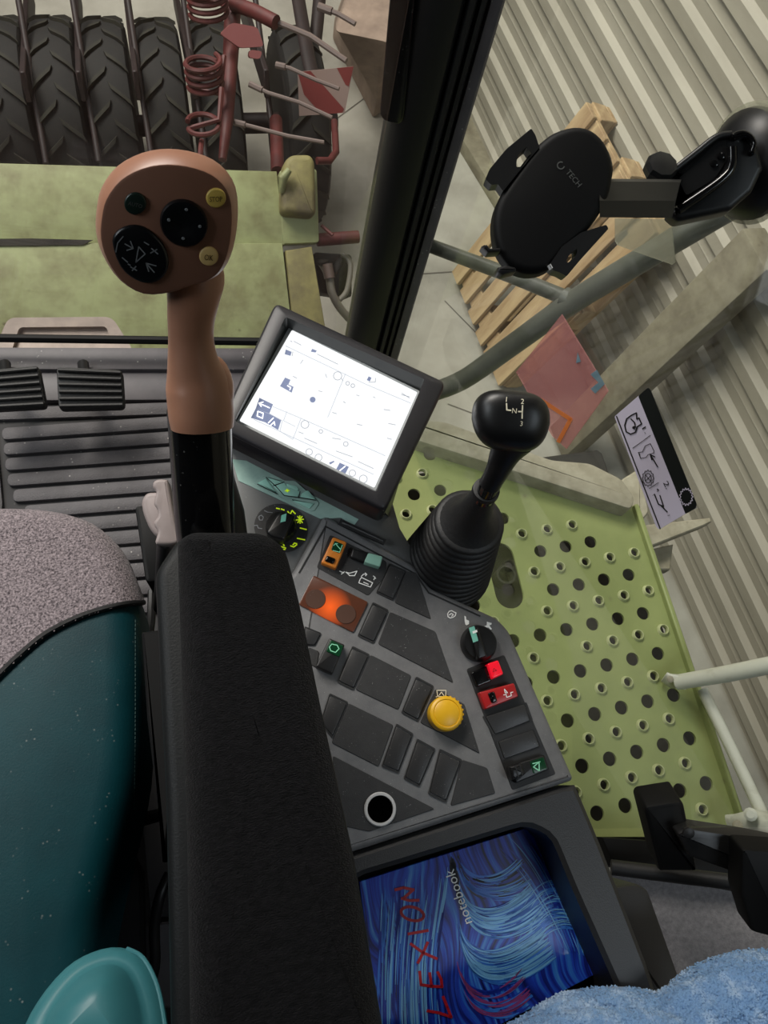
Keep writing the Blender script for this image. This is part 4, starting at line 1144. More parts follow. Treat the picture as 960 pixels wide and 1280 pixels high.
# shelf between monitor and panel, with sheen-coloured keypad strip and lit dial
SH = Pl(CP.W(0, 0, -0.008), CP.n)
shelf = [(280, 520), (300, 490), (480, 590), (500, 660), (545, 735), (520, 712), (410, 650), (368, 718), (330, 740), (300, 640)]
obj('shelf', prism(SH, shelf, -0.12, 0.0, 0.002, 2), 'shelf', con)
C2 = lambda pts: zc(pts, 290, 560, 960 / 190)
obj('keypad_sheen_strip', prism(SH, C2([(0, 70), (90, 80), (800, 450), (770, 490), (690, 440), (560, 448), (40, 205)]), -0.001, 0.0012), 'sheen_strip', con)  # reflection on the glossy shelf built as a pale strip
obj('ridge', tube([SH.hit(*C2([(70, 20)])[0], 0.004), SH.hit(*C2([(835, 382)])[0], 0.004)], 0.0014, 8), 'ridge', con)
kp = obj('keypad', prism(SH, fillet(C2([(135, 215), (205, 175), (330, 205), (400, 205), (555, 345), (520, 400), (480, 395), (150, 235)]), 3, 3), 0.0, 0.0022, 0.0006, 1), 'sheen_strip', con)
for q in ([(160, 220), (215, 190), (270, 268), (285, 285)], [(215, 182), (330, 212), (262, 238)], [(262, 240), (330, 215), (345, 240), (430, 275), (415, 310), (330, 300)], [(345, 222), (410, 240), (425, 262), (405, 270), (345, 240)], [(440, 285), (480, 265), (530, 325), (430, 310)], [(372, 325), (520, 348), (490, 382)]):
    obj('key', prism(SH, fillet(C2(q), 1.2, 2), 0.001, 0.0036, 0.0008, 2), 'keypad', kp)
ko = strokes(SH, [C2([(215, 185), (275, 240), (330, 300)]), C2([(330, 300), (420, 312), (530, 330)]), C2([(262, 238), (330, 215)]), C2([(160, 228), (285, 290)]), C2([(430, 275), (422, 315)])], 1.1, 0.0038)
obj('key_gap', ko, 'frame_edge', kp)
obj('symbol', strokes(SH, [C2([(335, 270), (362, 268)]), C2([(348, 260), (350, 278)])], 1.6, 0.004), 'glow_lime', kp)
# the dial
dq = C2([(310, 505)])[0]
obj('dial_face', prism(SH, circ(*dq, 34, 30, 36, 0.3), 0.0, 0.0012), 'insert', con)
dk = obj('dial_knob', lathe(SH.hit(*dq), SH.n, [(0.0185, 0), (0.0185, 0.004), (0.0165, 0.013), (0.001, 0.0135)], 30), 'knob_black', con); dk['label'] = 'black dial knob with teal tip among lit lime symbols'
obj('ridge', prism(SH, fillet(C2([(215, 530), (290, 410), (345, 400), (400, 425), (330, 580), (250, 560)]), 3, 3), 0.004, 0.024, 0.003, 3), 'knob_black', dk)
obj('pointer', prism(SH, C2([(312, 425), (345, 412), (338, 462), (305, 470)]), 0.0225, 0.0246), 'teal_mark', dk)
gl = [C2([(280, 380), (300, 385)]), C2([(310, 385), (330, 392)]), C2([(352, 400), (366, 420), (380, 395), (400, 415)]), C2([(405, 455), (452, 450)]), C2([(415, 432), (445, 472)]), C2([(443, 432), (415, 472)]), C2([(428, 428), (430, 476)]),
      C2([(430, 505), (470, 515)]), C2([(412, 570), (460, 580)]), C2([(410, 610), (390, 625), (370, 618)]), C2([(410, 605), (395, 600), (385, 612)]), C2([(300, 620), (340, 632)]), C2([(318, 600), (330, 618)]), C2([(312, 640), (336, 640)])]
obj('lit_symbol', strokes(SH, gl, 1.5, 0.0016), 'glow_lime', con)
dim = [C2([(205, 395), (225, 405), (255, 408)]), C2([(170, 432), (185, 424), (198, 436), (192, 455), (174, 455), (170, 432)]), C2([(140, 490), (160, 488), (165, 505), (190, 510)])]
obj('symbol', strokes(SH, dim, 1.0, 0.0016), 'print_grey', con)
# slim grille in front of the switches
gq = A4([(176, 22), (328, 92), (320, 108), (168, 40)])
gb = obj('slot_grille', frame_bm(CP, gq, A4([(182, 30), (318, 93), (316, 100), (178, 38)]), -0.002, 0.002), 'frame_edge', con)
obj('bar', tube([CP.hit(*A4([(180, 34)])[0], 0.001), CP.hit(*A4([(317, 97)])[0], 0.001)], 0.0006, 6), 'console', gb)

# tray with pocket behind the panel
TP = Pl(CP.W(0, 0, -0.004), CP.n)
to = fillet([(461, 1060), (719, 977), (752, 1055), (812, 1210), (850, 1330), (430, 1330), (400, 1080)], 6, 3)
ti = fillet([(440, 1098), (660, 1031), (690, 1046), (716, 1110), (776, 1245), (800, 1330), (470, 1330), (440, 1180)], 12, 3)
n = min(len(to), len(ti))


def resample(poly, n):
    P = [Vector(p) for p in poly]; L = [0]
    for i in range(len(P)): L.append(L[-1] + (P[(i + 1) % len(P)] - P[i]).length)
    out = []
    for k in range(n):
        d = L[-1] * k / n; i = max(j for j in range(len(L)) if L[j] <= d + 1e-9); i = min(i, len(P) - 1)
        s = L[i + 1] - L[i]; out.append(tuple(P[i].lerp(P[(i + 1) % len(P)], (d - L[i]) / s if s else 0)))
    return out


# match the rings by angle around the pocket centre
cxy = Vector((600, 1190))


def polar(poly, n):
    out = []
    for k in range(n):
        a = 2 * math.pi * k / n; d = Vector((math.cos(a), math.sin(a))); best = None
        for i in range(len(poly)):
            p = Vector(poly[i - 1]) - cxy; q = Vector(poly[i]) - cxy; e = q - p
            den = d.x * e.y - d.y * e.x
            if abs(den) < 1e-9: continue
            t = (p.x * e.y - p.y * e.x) / den; s = (p.x * d.y - p.y * d.x) / den
            if t > 0 and -1e-6 <= s <= 1 + 1e-6 and (best is None or t > best): best = t
        out.append(tuple(cxy + d * best))
    return out


NP = 96
ro = [TP.loc(x, y) for x, y in polar(to, NP)]; ri = [TP.loc(x, y) for x, y in polar(ti, NP)]
i2 = inset_polys(ro, [0.006])[0]; i3 = inset_polys(ri, [-0.005])[0]
rings = [[TP.W(a, b, -0.16) for a, b in ro], [TP.W(a, b, -0.006) for a, b in ro], [TP.W(a, b, 0.0) for a, b in i2], [TP.W(a, b, 0.0) for a, b in i3], [TP.W(a, b, -0.004) for a, b in ri], [TP.W(a, b, -0.085) for a, b in ri]]
obj('tray_frame', loft(rings, False, False), 'console_side', con)
pk_ = [TP.W(a, b, -0.0845) for a, b in ri]
bm = bmesh.new(); bm.faces.new([bm.verts.new(p) for p in pk_]); obj('pocket_floor', bm, 'pocket', con)
LP = Pl(CP.W(0, 0, -0.10), CP.n)
obj('rear_corner', prism(LP, fillet([(740, 1112), (796, 1104), (812, 1112), (842, 1196), (890, 1330), (760, 1330)], 8, 3), -0.2, 0.0, 0.008, 2), 'console_side', con)
obj('pedestal', prism(Pl(CP.W(0, 0, -0.12), CP.n), [(340, 760), (560, 770), (680, 960), (770, 1300), (400, 1300)], -0.36, 0.0), 'console_side', con)

# ================================================================== notebook in the tray
NB = Pl(CP.W(0, 0, -0.070), CP.n)
nb = thing('notebook', NB.hit(600, 1160, -0.01), 'blue notebook with painted swirls and red handwriting lying in the console tray', 'notebook')


def nb_mat():
    m = mat('swirled blue cover', (30, 62, 178), 0.3, coat=0.3)
    N = m.node_tree.nodes; L = m.node_tree.links; b = N['Principled BSDF']
    tc = N.new('ShaderNodeTexCoord')
    n0 = N.new('ShaderNodeTexNoise'); n0.inputs['Scale'].default_value = 9; n0.inputs['Detail'].default_value = 1; L.new(tc.outputs['Object'], n0.inputs['Vector'])
    vm = N.new('ShaderNodeVectorMath'); vm.operation = 'SCALE'; vm.inputs['Scale'].default_value = 0.10; L.new(n0.outputs['Color'], vm.inputs[0])
    va = N.new('ShaderNodeVectorMath'); va.operation = 'ADD'; L.new(tc.outputs['Object'], va.inputs[0]); L.new(vm.outputs[0], va.inputs[1])
    mp = N.new('ShaderNodeMapping'); mp.inputs['Rotation'].default_value = (0, 0, math.radians(20)); mp.inputs['Scale'].default_value = (170, 9, 1); L.new(va.outputs[0], mp.inputs[0])
    n1 = N.new('ShaderNodeTexNoise'); n1.inputs['Scale'].default_value = 1; n1.inputs['Detail'].default_value = 5; L.new(mp.outputs[0], n1.inputs['Vector'])
    rp = N.new('ShaderNodeValToRGB'); L.new(n1.outputs['Fac'], rp.inputs[0])
    e = rp.color_ramp.elements; e[0].position = 0.30; e[0].color = lin((10, 14, 46)); e[1].position = 0.78; e[1].color = lin((120, 180, 226))
    for p, c in ((0.42, (24, 38, 130)), (0.52, (32, 66, 186)), (0.62, (48, 116, 204))):
        q = rp.color_ramp.elements.new(p); q.color = lin(c)
    L.new(rp.outputs[0], b.inputs['Base Color'])
    return m


nbq = [(449, 1102), (664, 1033), (748, 1216), (590, 1300), (480, 1330)]
obj('cover', prism(NB, nbq, -0.006, 0.0, 0.0006, 1), nb_mat(), nb)
obj('pages', prism(NB, [(451, 1106), (662, 1038), (744, 1217), (590, 1298), (482, 1328)], -0.012, -0.006), 'paper', nb)
# painted strokes sweeping over the cover
random.seed(5)
sw = {'light': bmesh.new(), 'mid': bmesh.new(), 'deep': bmesh.new(), 'dark': bmesh.new(), 'rose': bmesh.new()}
Nz = lambda p: (480 + p[0], 1090 + p[1])


def inside_nb(x, y):
    return inside(Vector((x, y)), nbq, 2.0)


def bez(P, t):
    a, b, c, d = P; u = 1 - t
    return (a[0] * u ** 3 + 3 * b[0] * u * u * t + 3 * c[0] * u * t * t + d[0] * t ** 3, a[1] * u ** 3 + 3 * b[1] * u * u * t + 3 * c[1] * u * t * t + d[1] * t ** 3)


def brush(P, t0, t1, ww, key):
    """one tapering brush stroke along part of a curve"""
    pts = [p for p in [bez(P, t0 + (t1 - t0) * k / 10) for k in range(11)] if inside_nb(*p)]
    if len(pts) < 4: return
    bm = sw[key]; m_ = len(pts); prev = None; hh = {'dark': 0.0003, 'deep': 0.0004, 'mid': 0.0005, 'light': 0.0006, 'rose': 0.0006}[key]
    for k, p in enumerate(pts):
        q = pts[min(k + 1, m_ - 1)]; o_ = pts[max(k - 1, 0)]; d = Vector((q[0] - o_[0], q[1] - o_[1])).normalized(); s_ = Vector((-d.y, d.x)) * (ww * (0.12 + 0.88 * math.sin(math.pi * min(1, (k + 0.2) / (m_ - 0.6)) * 0.9)) / 2)
        cur = (bm.verts.new(NB.hit(p[0] + s_.x, p[1] + s_.y, hh)), bm.verts.new(NB.hit(p[0] - s_.x, p[1] - s_.y, hh)))
        if prev: bm.faces.new((prev[0], cur[0], cur[1], prev[1]))
        prev = cur


def family(fn, n, keys, span=(0.25, 0.55), wd_=(1.2, 3.0), t_lo=0.0):
    for _ in range(n):
        r_ = random.random(); t0 = random.uniform(t_lo, 0.85); t1 = min(1.0, t0 + random.uniform(*span))
        key = random.choice(keys); w_ = random.uniform(*wd_) * (0.7 if key == 'light' else 1.3 if key in ('deep', 'dark') else 1.0)
        brush([(x + random.uniform(-2, 2), y + random.uniform(-2, 2)) for x, y in fn(r_)], t0, t1, w_, key)


UF = lambda y0, sx, sy: (lambda r_: [(571 + 6 * r_, y0 - 26 + 30 * r_), (576 + 6 * r_, y0 + 22 * sy + 36 * r_ * sy), (618 + 10 * r_, y0 + 34 * sy + 40 * r_ * sy), (650 * sx + 18 * r_, y0 - 14 + 44 * r_)])
family(UF(1085, 1.0, 0.7), 90, ['dark', 'dark', 'deep', 'mid'], wd_=(1.6, 3.4))
family(UF(1085, 1.0, 0.7), 16, ['light'], t_lo=0.4)
family(UF(1118, 1.02, 1.0), 150, ['deep', 'mid', 'mid', 'light'])
family(UF(1118, 1.02, 1.0), 40, ['light', 'mid'], t_lo=0.45)
family(UF(1168, 1.04, 1.15), 170, ['deep', 'mid', 'mid', 'light'])
family(UF(1168, 1.04, 1.15), 50, ['light', 'mid'], t_lo=0.45)
family(UF(1222, 1.0, 0.9), 60, ['deep', 'mid', 'rose', 'rose'])
family(lambda r_: [(655 + 10 * r_, 1130 + 70 * r_), (668 + 10 * r_, 1100 + 66 * r_), (690 + 8 * r_, 1092 + 60 * r_), (704 + 20 * r_, 1104 + 60 * r_)], 110, ['deep', 'mid', 'mid', 'light'])
family(lambda r_: [(672 - 60 * r_, 1040 + 14 * r_), (694 - 50 * r_, 1072 + 6 * r_), (716 - 40 * r_, 1130 - 8 * r_), (738 - 34 * r_, 1196 - 10 * r_)], 60, ['deep', 'deep', 'mid', 'light'], wd_=(1.0, 2.2))
family(lambda r_: [(566 - 90 * r_, 1080 + 26 * r_), (562 - 84 * r_, 1150), (536 - 66 * r_, 1190), (556 - 84 * r_, 1310)], 150, ['deep', 'deep', 'mid', 'light'], span=(0.3, 0.6), wd_=(1.4, 3.4))
family(lambda r_: [(569 - 8 * r_, 1070), (570 - 6 * r_, 1090), (572 - 4 * r_, 1105), (578 - 4 * r_, 1130)], 26, ['dark'], wd_=(2, 4))
cm = {'light': (112, 178, 228), 'mid': (52, 118, 214), 'deep': (26, 50, 160), 'dark': (8, 12, 34), 'rose': (130, 60, 120)}
for k_, bm in sw.items():
    obj('brush_strokes', bm, mat('paint ' + k_, cm[k_], 0.3), nb, kind='stuff')
text('lettering', 'notebook', NB, (573, 1121), (-24, -68), 12.5, 'print_white', nb, 0.0009, 71)
Hn = lambda pts: zc(pts, 480, 1090, 6.735)
el = [(240 + 95 * math.cos(t) - 10 * math.sin(t), 352 + 22 * math.cos(t) + 55 * math.sin(t)) for t in [2 * math.pi * k / 20 for k in range(21)]]
ink = [Hn([(95, 150), (165, 132), (250, 150)]), Hn([(245, 150), (165, 222)]), Hn([(150, 222), (215, 240), (292, 238)]), Hn(el), Hn([(205, 522), (370, 492)]), Hn([(225, 605), (330, 680), (445, 730)]), Hn([(368, 592), (330, 680), (285, 765)]),
       Hn([(310, 948), (400, 962), (490, 965)]), Hn([(312, 950), (300, 838)]), Hn([(400, 960), (385, 850)]), Hn([(488, 965), (482, 905), (452, 842)]), Hn([(365, 1168), (460, 1185), (568, 1220)]), Hn([(565, 1222), (535, 1140), (497, 1050)])]
obj('handwriting', strokes(NB, ink, 3.6, 0.0010), 'ink', nb)

# ================================================================== terminal monitor
MP = Pl(D(410, 510, 0.845), (0.03, 0.01, 1))
mo = thing('terminal_monitor', MP.W(0, 0, -0.08), 'black framed touchscreen monitor with bright white display above the console', 'monitor')
ob = fillet([(341, 377), (352, 377), (556, 474), (560, 484), (486, 640), (476, 636), (274, 536), (276, 526)], 6, 3)
ob = fillet([(344, 376), (559, 477), (482, 639), (272, 533)], 10, 5)
ib = fillet([(357, 396), (531, 474), (470, 615), (293, 526)], 3, 5)
scr = [(362, 410), (524, 488), (469, 613), (296, 527)]
# frame: outer shell, rounded front edge, front ring, recess walls down to the display
O = [MP.loc(x, y) for x, y in ob]; I = [MP.loc(x, y, 0.0) for x, y in ib]
Oi = inset_polys(O, [0.0, 0.0012, 0.004, 0.006])
Si = inset_polys([MP.loc(x, y) for x, y in ib], [0.0])[0]
rings = [[MP.W(a, b, -0.050) for a, b in inset_polys(O, [0.012])[0]], [MP.W(a, b, -0.032) for a, b in Oi[0]], [MP.W(a, b, -0.006) for a, b in Oi[0]], [MP.W(a, b, -0.002) for a, b in Oi[1]], [MP.W(a, b, 0.0) for a, b in Oi[2]],
         [MP.W(a, b, 0.0) for a, b in I], ]
obj('housing', loft(rings, True, False), 'bezel', mo)
sc_ = fillet([(360, 408), (524, 489), (470, 614), (296, 528)], 3, 5)
rw = [[MP.W(a, b, 0.0) for a, b in I], [MP.W(*MP.loc(x, y, -0.016), -0.016) for x, y in fillet([(358, 410), (526, 489), (470, 614), (295, 527)], 3, 5)]]
obj('recess', loft(rw, False, False), 'bezel_in', mo)
SCN = Pl(MP.W(0, 0, -0.0155), MP.n)
q4 = [(365, 412), (522, 490), (468, 610), (299, 526)]
dsp = obj('display', prism(SCN, [(358, 409), (526, 488), (471, 616), (294, 527)], -0.004, 0.0), 'bezel_in', mo)
obj('lit_screen_rim', frame_bm(SCN, fillet([(362, 408), (525, 489), (469.5, 613.5), (295.5, 527.5)], 2, 2), fillet(q4, 2, 2), 0.0, 0.0012), 'rim_lit', dsp)
obj('lit_screen', prism(SCN, fillet(q4, 2, 2), 0.0, 0.0006), 'screen', dsp)
S1 = lambda pts: zc(pts, 280, 380, 960 / 280)
ln = [S1([(265, 180), (610, 345)]), S1([(610, 345), (800, 425)]), S1([(520, 300), (445, 485)]), S1([(210, 440), (330, 490), (690, 650)]), S1([(330, 490), (295, 580)]), S1([(128, 495), (640, 730)]), S1([(270, 460), (255, 500), (305, 525)]), S1([(195, 470), (250, 500)]), S1([(250, 500), (240, 545), (295, 580)])]
obj('screen_lines', strokes(SCN, ln, 0.8, 0.0009), 'ui_line', dsp)
bm = bmesh.new()
for q in ([(152, 402), (210, 430), (194, 470), (136, 448)], [(136, 448), (192, 470), (180, 508), (115, 488)], [(192, 470), (245, 498), (232, 540), (178, 508)], [(262, 315), (285, 325), (276, 345), (298, 355), (290, 380), (240, 352)], [(378, 192), (398, 200), (392, 208), (372, 204)], [(496, 680), (535, 698), (518, 732), (480, 710)],
          [(265, 195), (290, 205), (285, 222), (260, 215)], [(450, 680), (470, 672), (474, 676), (455, 688)], [(620, 310), (632, 316), (625, 332), (612, 326)]):
    obj('screen_symbol', patch(SCN, S1(q), 0.0008), 'ui_dark', dsp)
bm.faces.new([bm.verts.new(SCN.hit(x, y, 0.0008)) for x, y in circ(*S1([(380, 410)])[0], 3.6)])
obj('screen_symbol', bm, 'ui_dark', dsp)
wl = [S1([(195, 445), (150, 425)]), S1([(150, 425), (168, 420)]), S1([(150, 425), (160, 440)]), S1([(142, 480), (145, 460), (168, 468), (165, 490), (142, 480)]), S1([(190, 510), (212, 488)]), S1([(200, 520), (215, 505), (218, 520)]), S1([(495, 715), (520, 695)]), S1([(272, 350), (286, 358), (282, 368)])]
for q in wl: obj('screen_symbol', strokes(SCN, [q], 1.3, 0.0011), 'ui_white', dsp)


def ring_s(c, r): return [S1([(c[0] + r * math.cos(t), c[1] + r * math.sin(t)) for t in [2 * math.pi * k / 12 for k in range(13)]])]


gs = ring_s((487, 308), 18) + ring_s((530, 340), 8) + ring_s((552, 350), 8) + ring_s((347, 516), 17) + ring_s((597, 750), 17) + ring_s((550, 725), 14) + ring_s((415, 546), 8) + ring_s((405, 658), 15) + ring_s((365, 634), 14) + ring_s((522, 600), 10)
gs += [S1([(400, 215), (488, 258)]), S1([(620, 335), (648, 335), (650, 318)]), S1([(338, 240), (328, 255)]), S1([(296, 310), (312, 318)]), S1([(435, 300), (440, 315)]), S1([(503, 318), (510, 330)]), S1([(465, 575), (500, 580)]), S1([(345, 575), (398, 598)]), S1([(320, 548), (340, 556)]), S1([(480, 630), (550, 655)]), S1([(575, 675), (640, 705)]), S1([(405, 372), (420, 376)]), S1([(568, 390), (580, 394)]), S1([(640, 398), (648, 402)]), S1([(685, 452), (712, 456)]), S1([(465, 465), (482, 470)]), S1([(570, 515), (592, 520)]), S1([(700, 575), (718, 580)]), S1([(705, 512), (735, 518)]), S1([(512, 418), (520, 424)]), S1([(295, 205), (292, 222)]), S1([(760, 388), (795, 398)]), S1([(762, 382), (795, 403)]), S1([(285, 158), (292, 162)]), S1([(300, 160), (330, 176)])]
for q in gs: obj('screen_symbol', strokes(SCN, [q], 0.8, 0.0010), 'ui_grey', dsp)
# lower front of the housing sloping to the shelf
lowp = [[MP.W(*MP.loc(x, y), -0.003) for x, y in [(276, 536), (480, 637)]], [SH.hit(x, y, 0.0) for x, y in [(279, 555), (486, 646)]], [SH.hit(x, y, -0.02) for x, y in [(300, 500), (500, 600)]], [MP.W(*MP.loc(x, y), -0.045) for x, y in [(300, 500), (500, 590)]]]
bm = bmesh.new(); V = [[bm.verts.new(p) for p in r] for r in lowp]
for i in range(4): bm.faces.new((V[i][0], V[i][1], V[(i + 1) % 4][1], V[(i + 1) % 4][0]))
bm.faces.new([v[0] for v in V]); bm.faces.new([v[1] for v in V])
obj('lower_apron', bm, 'bezel', mo)
obj('stem', tube([MP.W(0, 0, -0.045), MP.W(0.02, -0.02, -0.16)], 0.035, 16), 'black_matt', mo)

# ================================================================== gear lever
gv = thing('gear_lever', D(560, 700, 0.93), 'black gear lever with rubber boot and shift pattern knob beside the monitor', 'gear lever')
kb = bmesh.new(); bmesh.ops.create_uvsphere(kb, u_segments=40, v_segments=24, radius=1)
kc = D(638, 527, 0.70)
for v in kb.verts:
    x, y, z = v.co
    f = lambda t, p: math.copysign(abs(t) ** p, t)
    X, Y_, Z_ = f(x, 0.66), f(y, 0.72), f(z, 0.8)
    wtap = 1.0 - 0.16 * max(0, Y_)
    sx = X * 0.0355 * wtap; sy = Y_ * 0.0275 + X * 0.0030; sz = Z_ * 0.025
    v.co = kc + M @ Vector((sx, sy, sz + 0.004 * Y_))
kn = obj('knob', kb, 'knob_black', gv, smooth=180)
kbv = bvh_of(kn)
G3 = lambda pts: zc(pts, 480, 470, 4)
obj('shift_pattern', strokes(None, [G3([(612, 138), (614, 170), (634, 172)]), G3([(692, 148), (690, 212)]), G3([(672, 178), (690, 178)])], 1.7, bvh=kbv, lift=0.0005), 'print_cream', kn)
for s, c in (('1', (612, 118)), ('2', (692, 128)), ('N', (652, 174)), ('3', (687, 238))):
    text('numeral', s, CP, G3([c])[0], (1, 0.1), 6.0, 'print_cream', kn, bvh=kbv)
obj('neck', tube(smooth_path([D(640, 550, 0.715), D(630, 570, 0.725), D(622, 588, 0.738), D(612, 606, 0.752)], 4), [0.021, 0.0195, 0.0175, 0.0155, 0.0142, 0.0136, 0.0128, 0.0122, 0.0118, 0.0114, 0.011, 0.011, 0.011], 18), 'knob_black', gv, smooth=60)
obj('shaft', tube([D(616, 598, 0.745), D(604, 624, 0.775)], 0.0102, 16), 'black_gloss', gv)
a0, a1 = D(607, 614, 0.768), D(558, 706, 0.955)
ax = (a1 - a0); Lb = ax.length; ax.normalize()
# cone then accordion folds
cone = [(0.0115, 0.0), (0.0125, 0.004), (0.0145, 0.02), (0.018, 0.04), (0.024, 0.055), (0.031, 0.065), (0.036, 0.070)]
cone = [(r, h / 0.15 * Lb * 0.78) for r, h in cone]
obj('boot_cone', lathe(a0, ax, cone, 30), 'rubber', gv, smooth=70)
obj('boot_lip', lathe(a0 - ax * 0.001, ax, [(0.0112, -0.004), (0.0138, -0.003), (0.0142, 0.002), (0.0125, 0.004)], 26), 'rubber', gv)
fold = []; h = cone[-1][1] - 0.004; r = 0.034; i = 0
while h < Lb + 0.01:
    rr = 0.038 + 0.019 * min(1, (h - cone[-1][1]) / (Lb - cone[-1][1]))
    fold += [(rr - 0.007, h), (rr - 0.001, h + 0.0025), (rr + 0.002, h + 0.005), (rr + 0.001, h + 0.008), (rr - 0.006, h + 0.0112)]
    h += 0.0115
obj('boot_folds', lathe(a0, ax, [(0.01, cone[-1][1] - 0.002)] + fold, 36), 'rubber', gv, smooth=70)

# ================================================================== phone holder on the side window
ph = thing('phone_holder', GP.hit(935, 205), 'black suction phone holder with spring clamps on the right window', 'holder')
H6 = lambda pts: zc(pts, 560, 130, 2.4)
PH = Pl(D(690, 250, 0.565), M @ Vector((0.0, 0.10, -1)))
po = smooth_poly(H6([(275, 118), (320, 85), (380, 68), (430, 78), (470, 115), (490, 165), (494, 215), (480, 280), (445, 345), (400, 400), (350, 455), (305, 495), (255, 510), (205, 500), (165, 465), (142, 415), (136, 350), (150, 290), (180, 240), (215, 190), (245, 150)]), 3)
obj('cradle', cushion(po, PH, 0.004, 0.006, -0.016, 0.002), 'black_matt', ph, smooth=50)
bd = circ(*H6([(392, 192)])[0], 45, 47, 40)
obj('back_disc', prism(PH, bd, -0.03, -0.006, 0.005, 3), 'black_gloss', ph)
o = obj('upper_clamp', frame_bm(PH, fillet(H6([(112, 225), (125, 195), (175, 135), (250, 73), (262, 92), (275, 130), (235, 175), (165, 262), (150, 240), (130, 243)]), 2, 2), fillet(H6([(205, 190), (206, 170), (212, 152), (222, 140), (236, 128), (244, 140), (252, 152), (240, 170), (226, 188), (215, 188)]), 2, 2), -0.010, 0.004), 'black', ph)
o = obj('lower_clamp', frame_bm(PH, fillet(H6([(303, 485), (345, 425), (400, 385), (475, 362), (482, 374), (440, 420), (395, 470), (356, 517), (335, 505), (318, 500)]), 2, 2), fillet(H6([(355, 470), (362, 455), (372, 444), (386, 433), (388, 442), (386, 450), (380, 460), (368, 470), (360, 476), (356, 474)]), 1, 2), -0.010, 0.006), 'black', ph)
obj('clamp_tip', tube([PH.hit(*H6([(305, 482)])[0], 0.004), PH.hit(*H6([(312, 494)])[0], 0.004)], 0.0022, 8), 'chrome', o)
for q in ([(100, 425), (118, 420), (125, 432), (160, 430), (158, 442), (120, 445)], [(148, 490), (175, 482), (205, 490), (205, 502), (165, 512), (150, 505)]):
    obj('foot', prism(PH, fillet(H6(q), 1.5, 2), -0.006, 0.010, 0.002, 2), 'black', ph)
# maker's mark on the cradle
lg = ring_s  # (ring helper reused in pixels)
cc = [(701 + 4.4 * math.cos(t), 207 + 4.4 * math.sin(t)) for t in [math.radians(a) for a in range(20, 320, 25)]]
cbv = bvh_of([c for c in ph.children if c.name.startswith('cradle')][0])
o = obj('emblem', strokes(None, [cc], 1.4, bvh=cbv, lift=0.0004), 'print_dim', ph)
text('emblem', 'TECH', PH, (717, 223), (20, 24), 7, 'print_dim', ph, bvh=cbv)
# arm, bracket, suction cup
arm_a = [PH.hit(*H6([p])[0], h) for p, h in (((455, 224), -0.012), ((455, 232), 0.0), ((455, 290), 0.006), ((455, 340), 0.0), ((455, 338), -0.014))]
arm_b = [D(*H6([p])[0], d) for p, d in (((700, 226), 0.632), ((697, 234), 0.620), ((682, 290), 0.612), ((672, 342), 0.618), ((672, 340), 0.634))]
obj('arm', loft([arm_a, arm_b]), mat('grey black arm', (38, 37, 35), 0.5), ph, smooth=10)
BKT = Pl(D(890, 215, 0.63), M @ Vector((-0.15, 0.15, -1)))
oo = fillet(H6([(652, 218), (800, 96), (868, 80), (932, 120), (950, 190), (915, 262), (850, 318), (690, 352), (662, 328), (700, 290), (720, 262), (690, 225)]), 4, 3)
obj('bracket', prism(BKT, oo, -0.022, 0.0, 0.005, 3), 'black', ph)
obj('bracket_rib', tube(smooth_path([BKT.hit(*H6([p])[0], 0.003) for p in ((690, 318), (760, 272), (820, 228), (850, 190), (852, 130))], 4), 0.004, 10), 'black_gloss', ph)
obj('bracket_rib', tube(smooth_path([BKT.hit(*H6([p])[0], 0.002) for p in ((655, 216), (740, 150), (805, 100), (850, 92))], 4), 0.003, 10), 'black', ph)
obj('bracket_recess', prism(BKT, fillet(H6([(690, 225), (800, 120), (835, 105), (838, 165), (800, 225), (715, 275)]), 4, 3), -0.002, 0.0012), 'black_matt', ph)
for p in ((818, 157), (798, 180)): obj('screw', lathe(BKT.hit(*H6([p])[0], 0.001), BKT.n, [(0.003, 0), (0.0028, 0.0015), (0.001, 0.002)], 12), 'black_gloss', ph)
obj('lock_lever', prism(BKT, smooth_poly(H6([(850, 88), (885, 74), (915, 86), (930, 115), (922, 148), (905, 142), (912, 118), (895, 98), (862, 105)]), 3), -0.002, 0.007, 0.003, 3), 'black_gloss', ph)
kq = H6([(640, 188)])[0]
obj('lock_knob', lathe(D(*kq, 0.63), M @ Vector((0.1, -0.3, -1)), [(0.012, -0.008), (0.0135, -0.006), (0.0138, 0.0), (0.012, 0.004), (0.004, 0.005)], 9), 'black', ph, smooth=20)
obj('suction_cup', lathe(GP.hit(938, 206, 0.004), GP.n + Vector((0, 0, 0.0)), [(0.046, 0.0), (0.045, 0.006), (0.036, 0.016), (0.026, 0.024), (0.002, 0.026)], 36), 'black', ph)
obj('cup_rim', lathe(GP.hit(938, 206, 0.004), GP.n, [(0.044, -0.001), (0.050, -0.001), (0.049, 0.003), (0.044, 0.006)], 36), 'film_clear', ph)

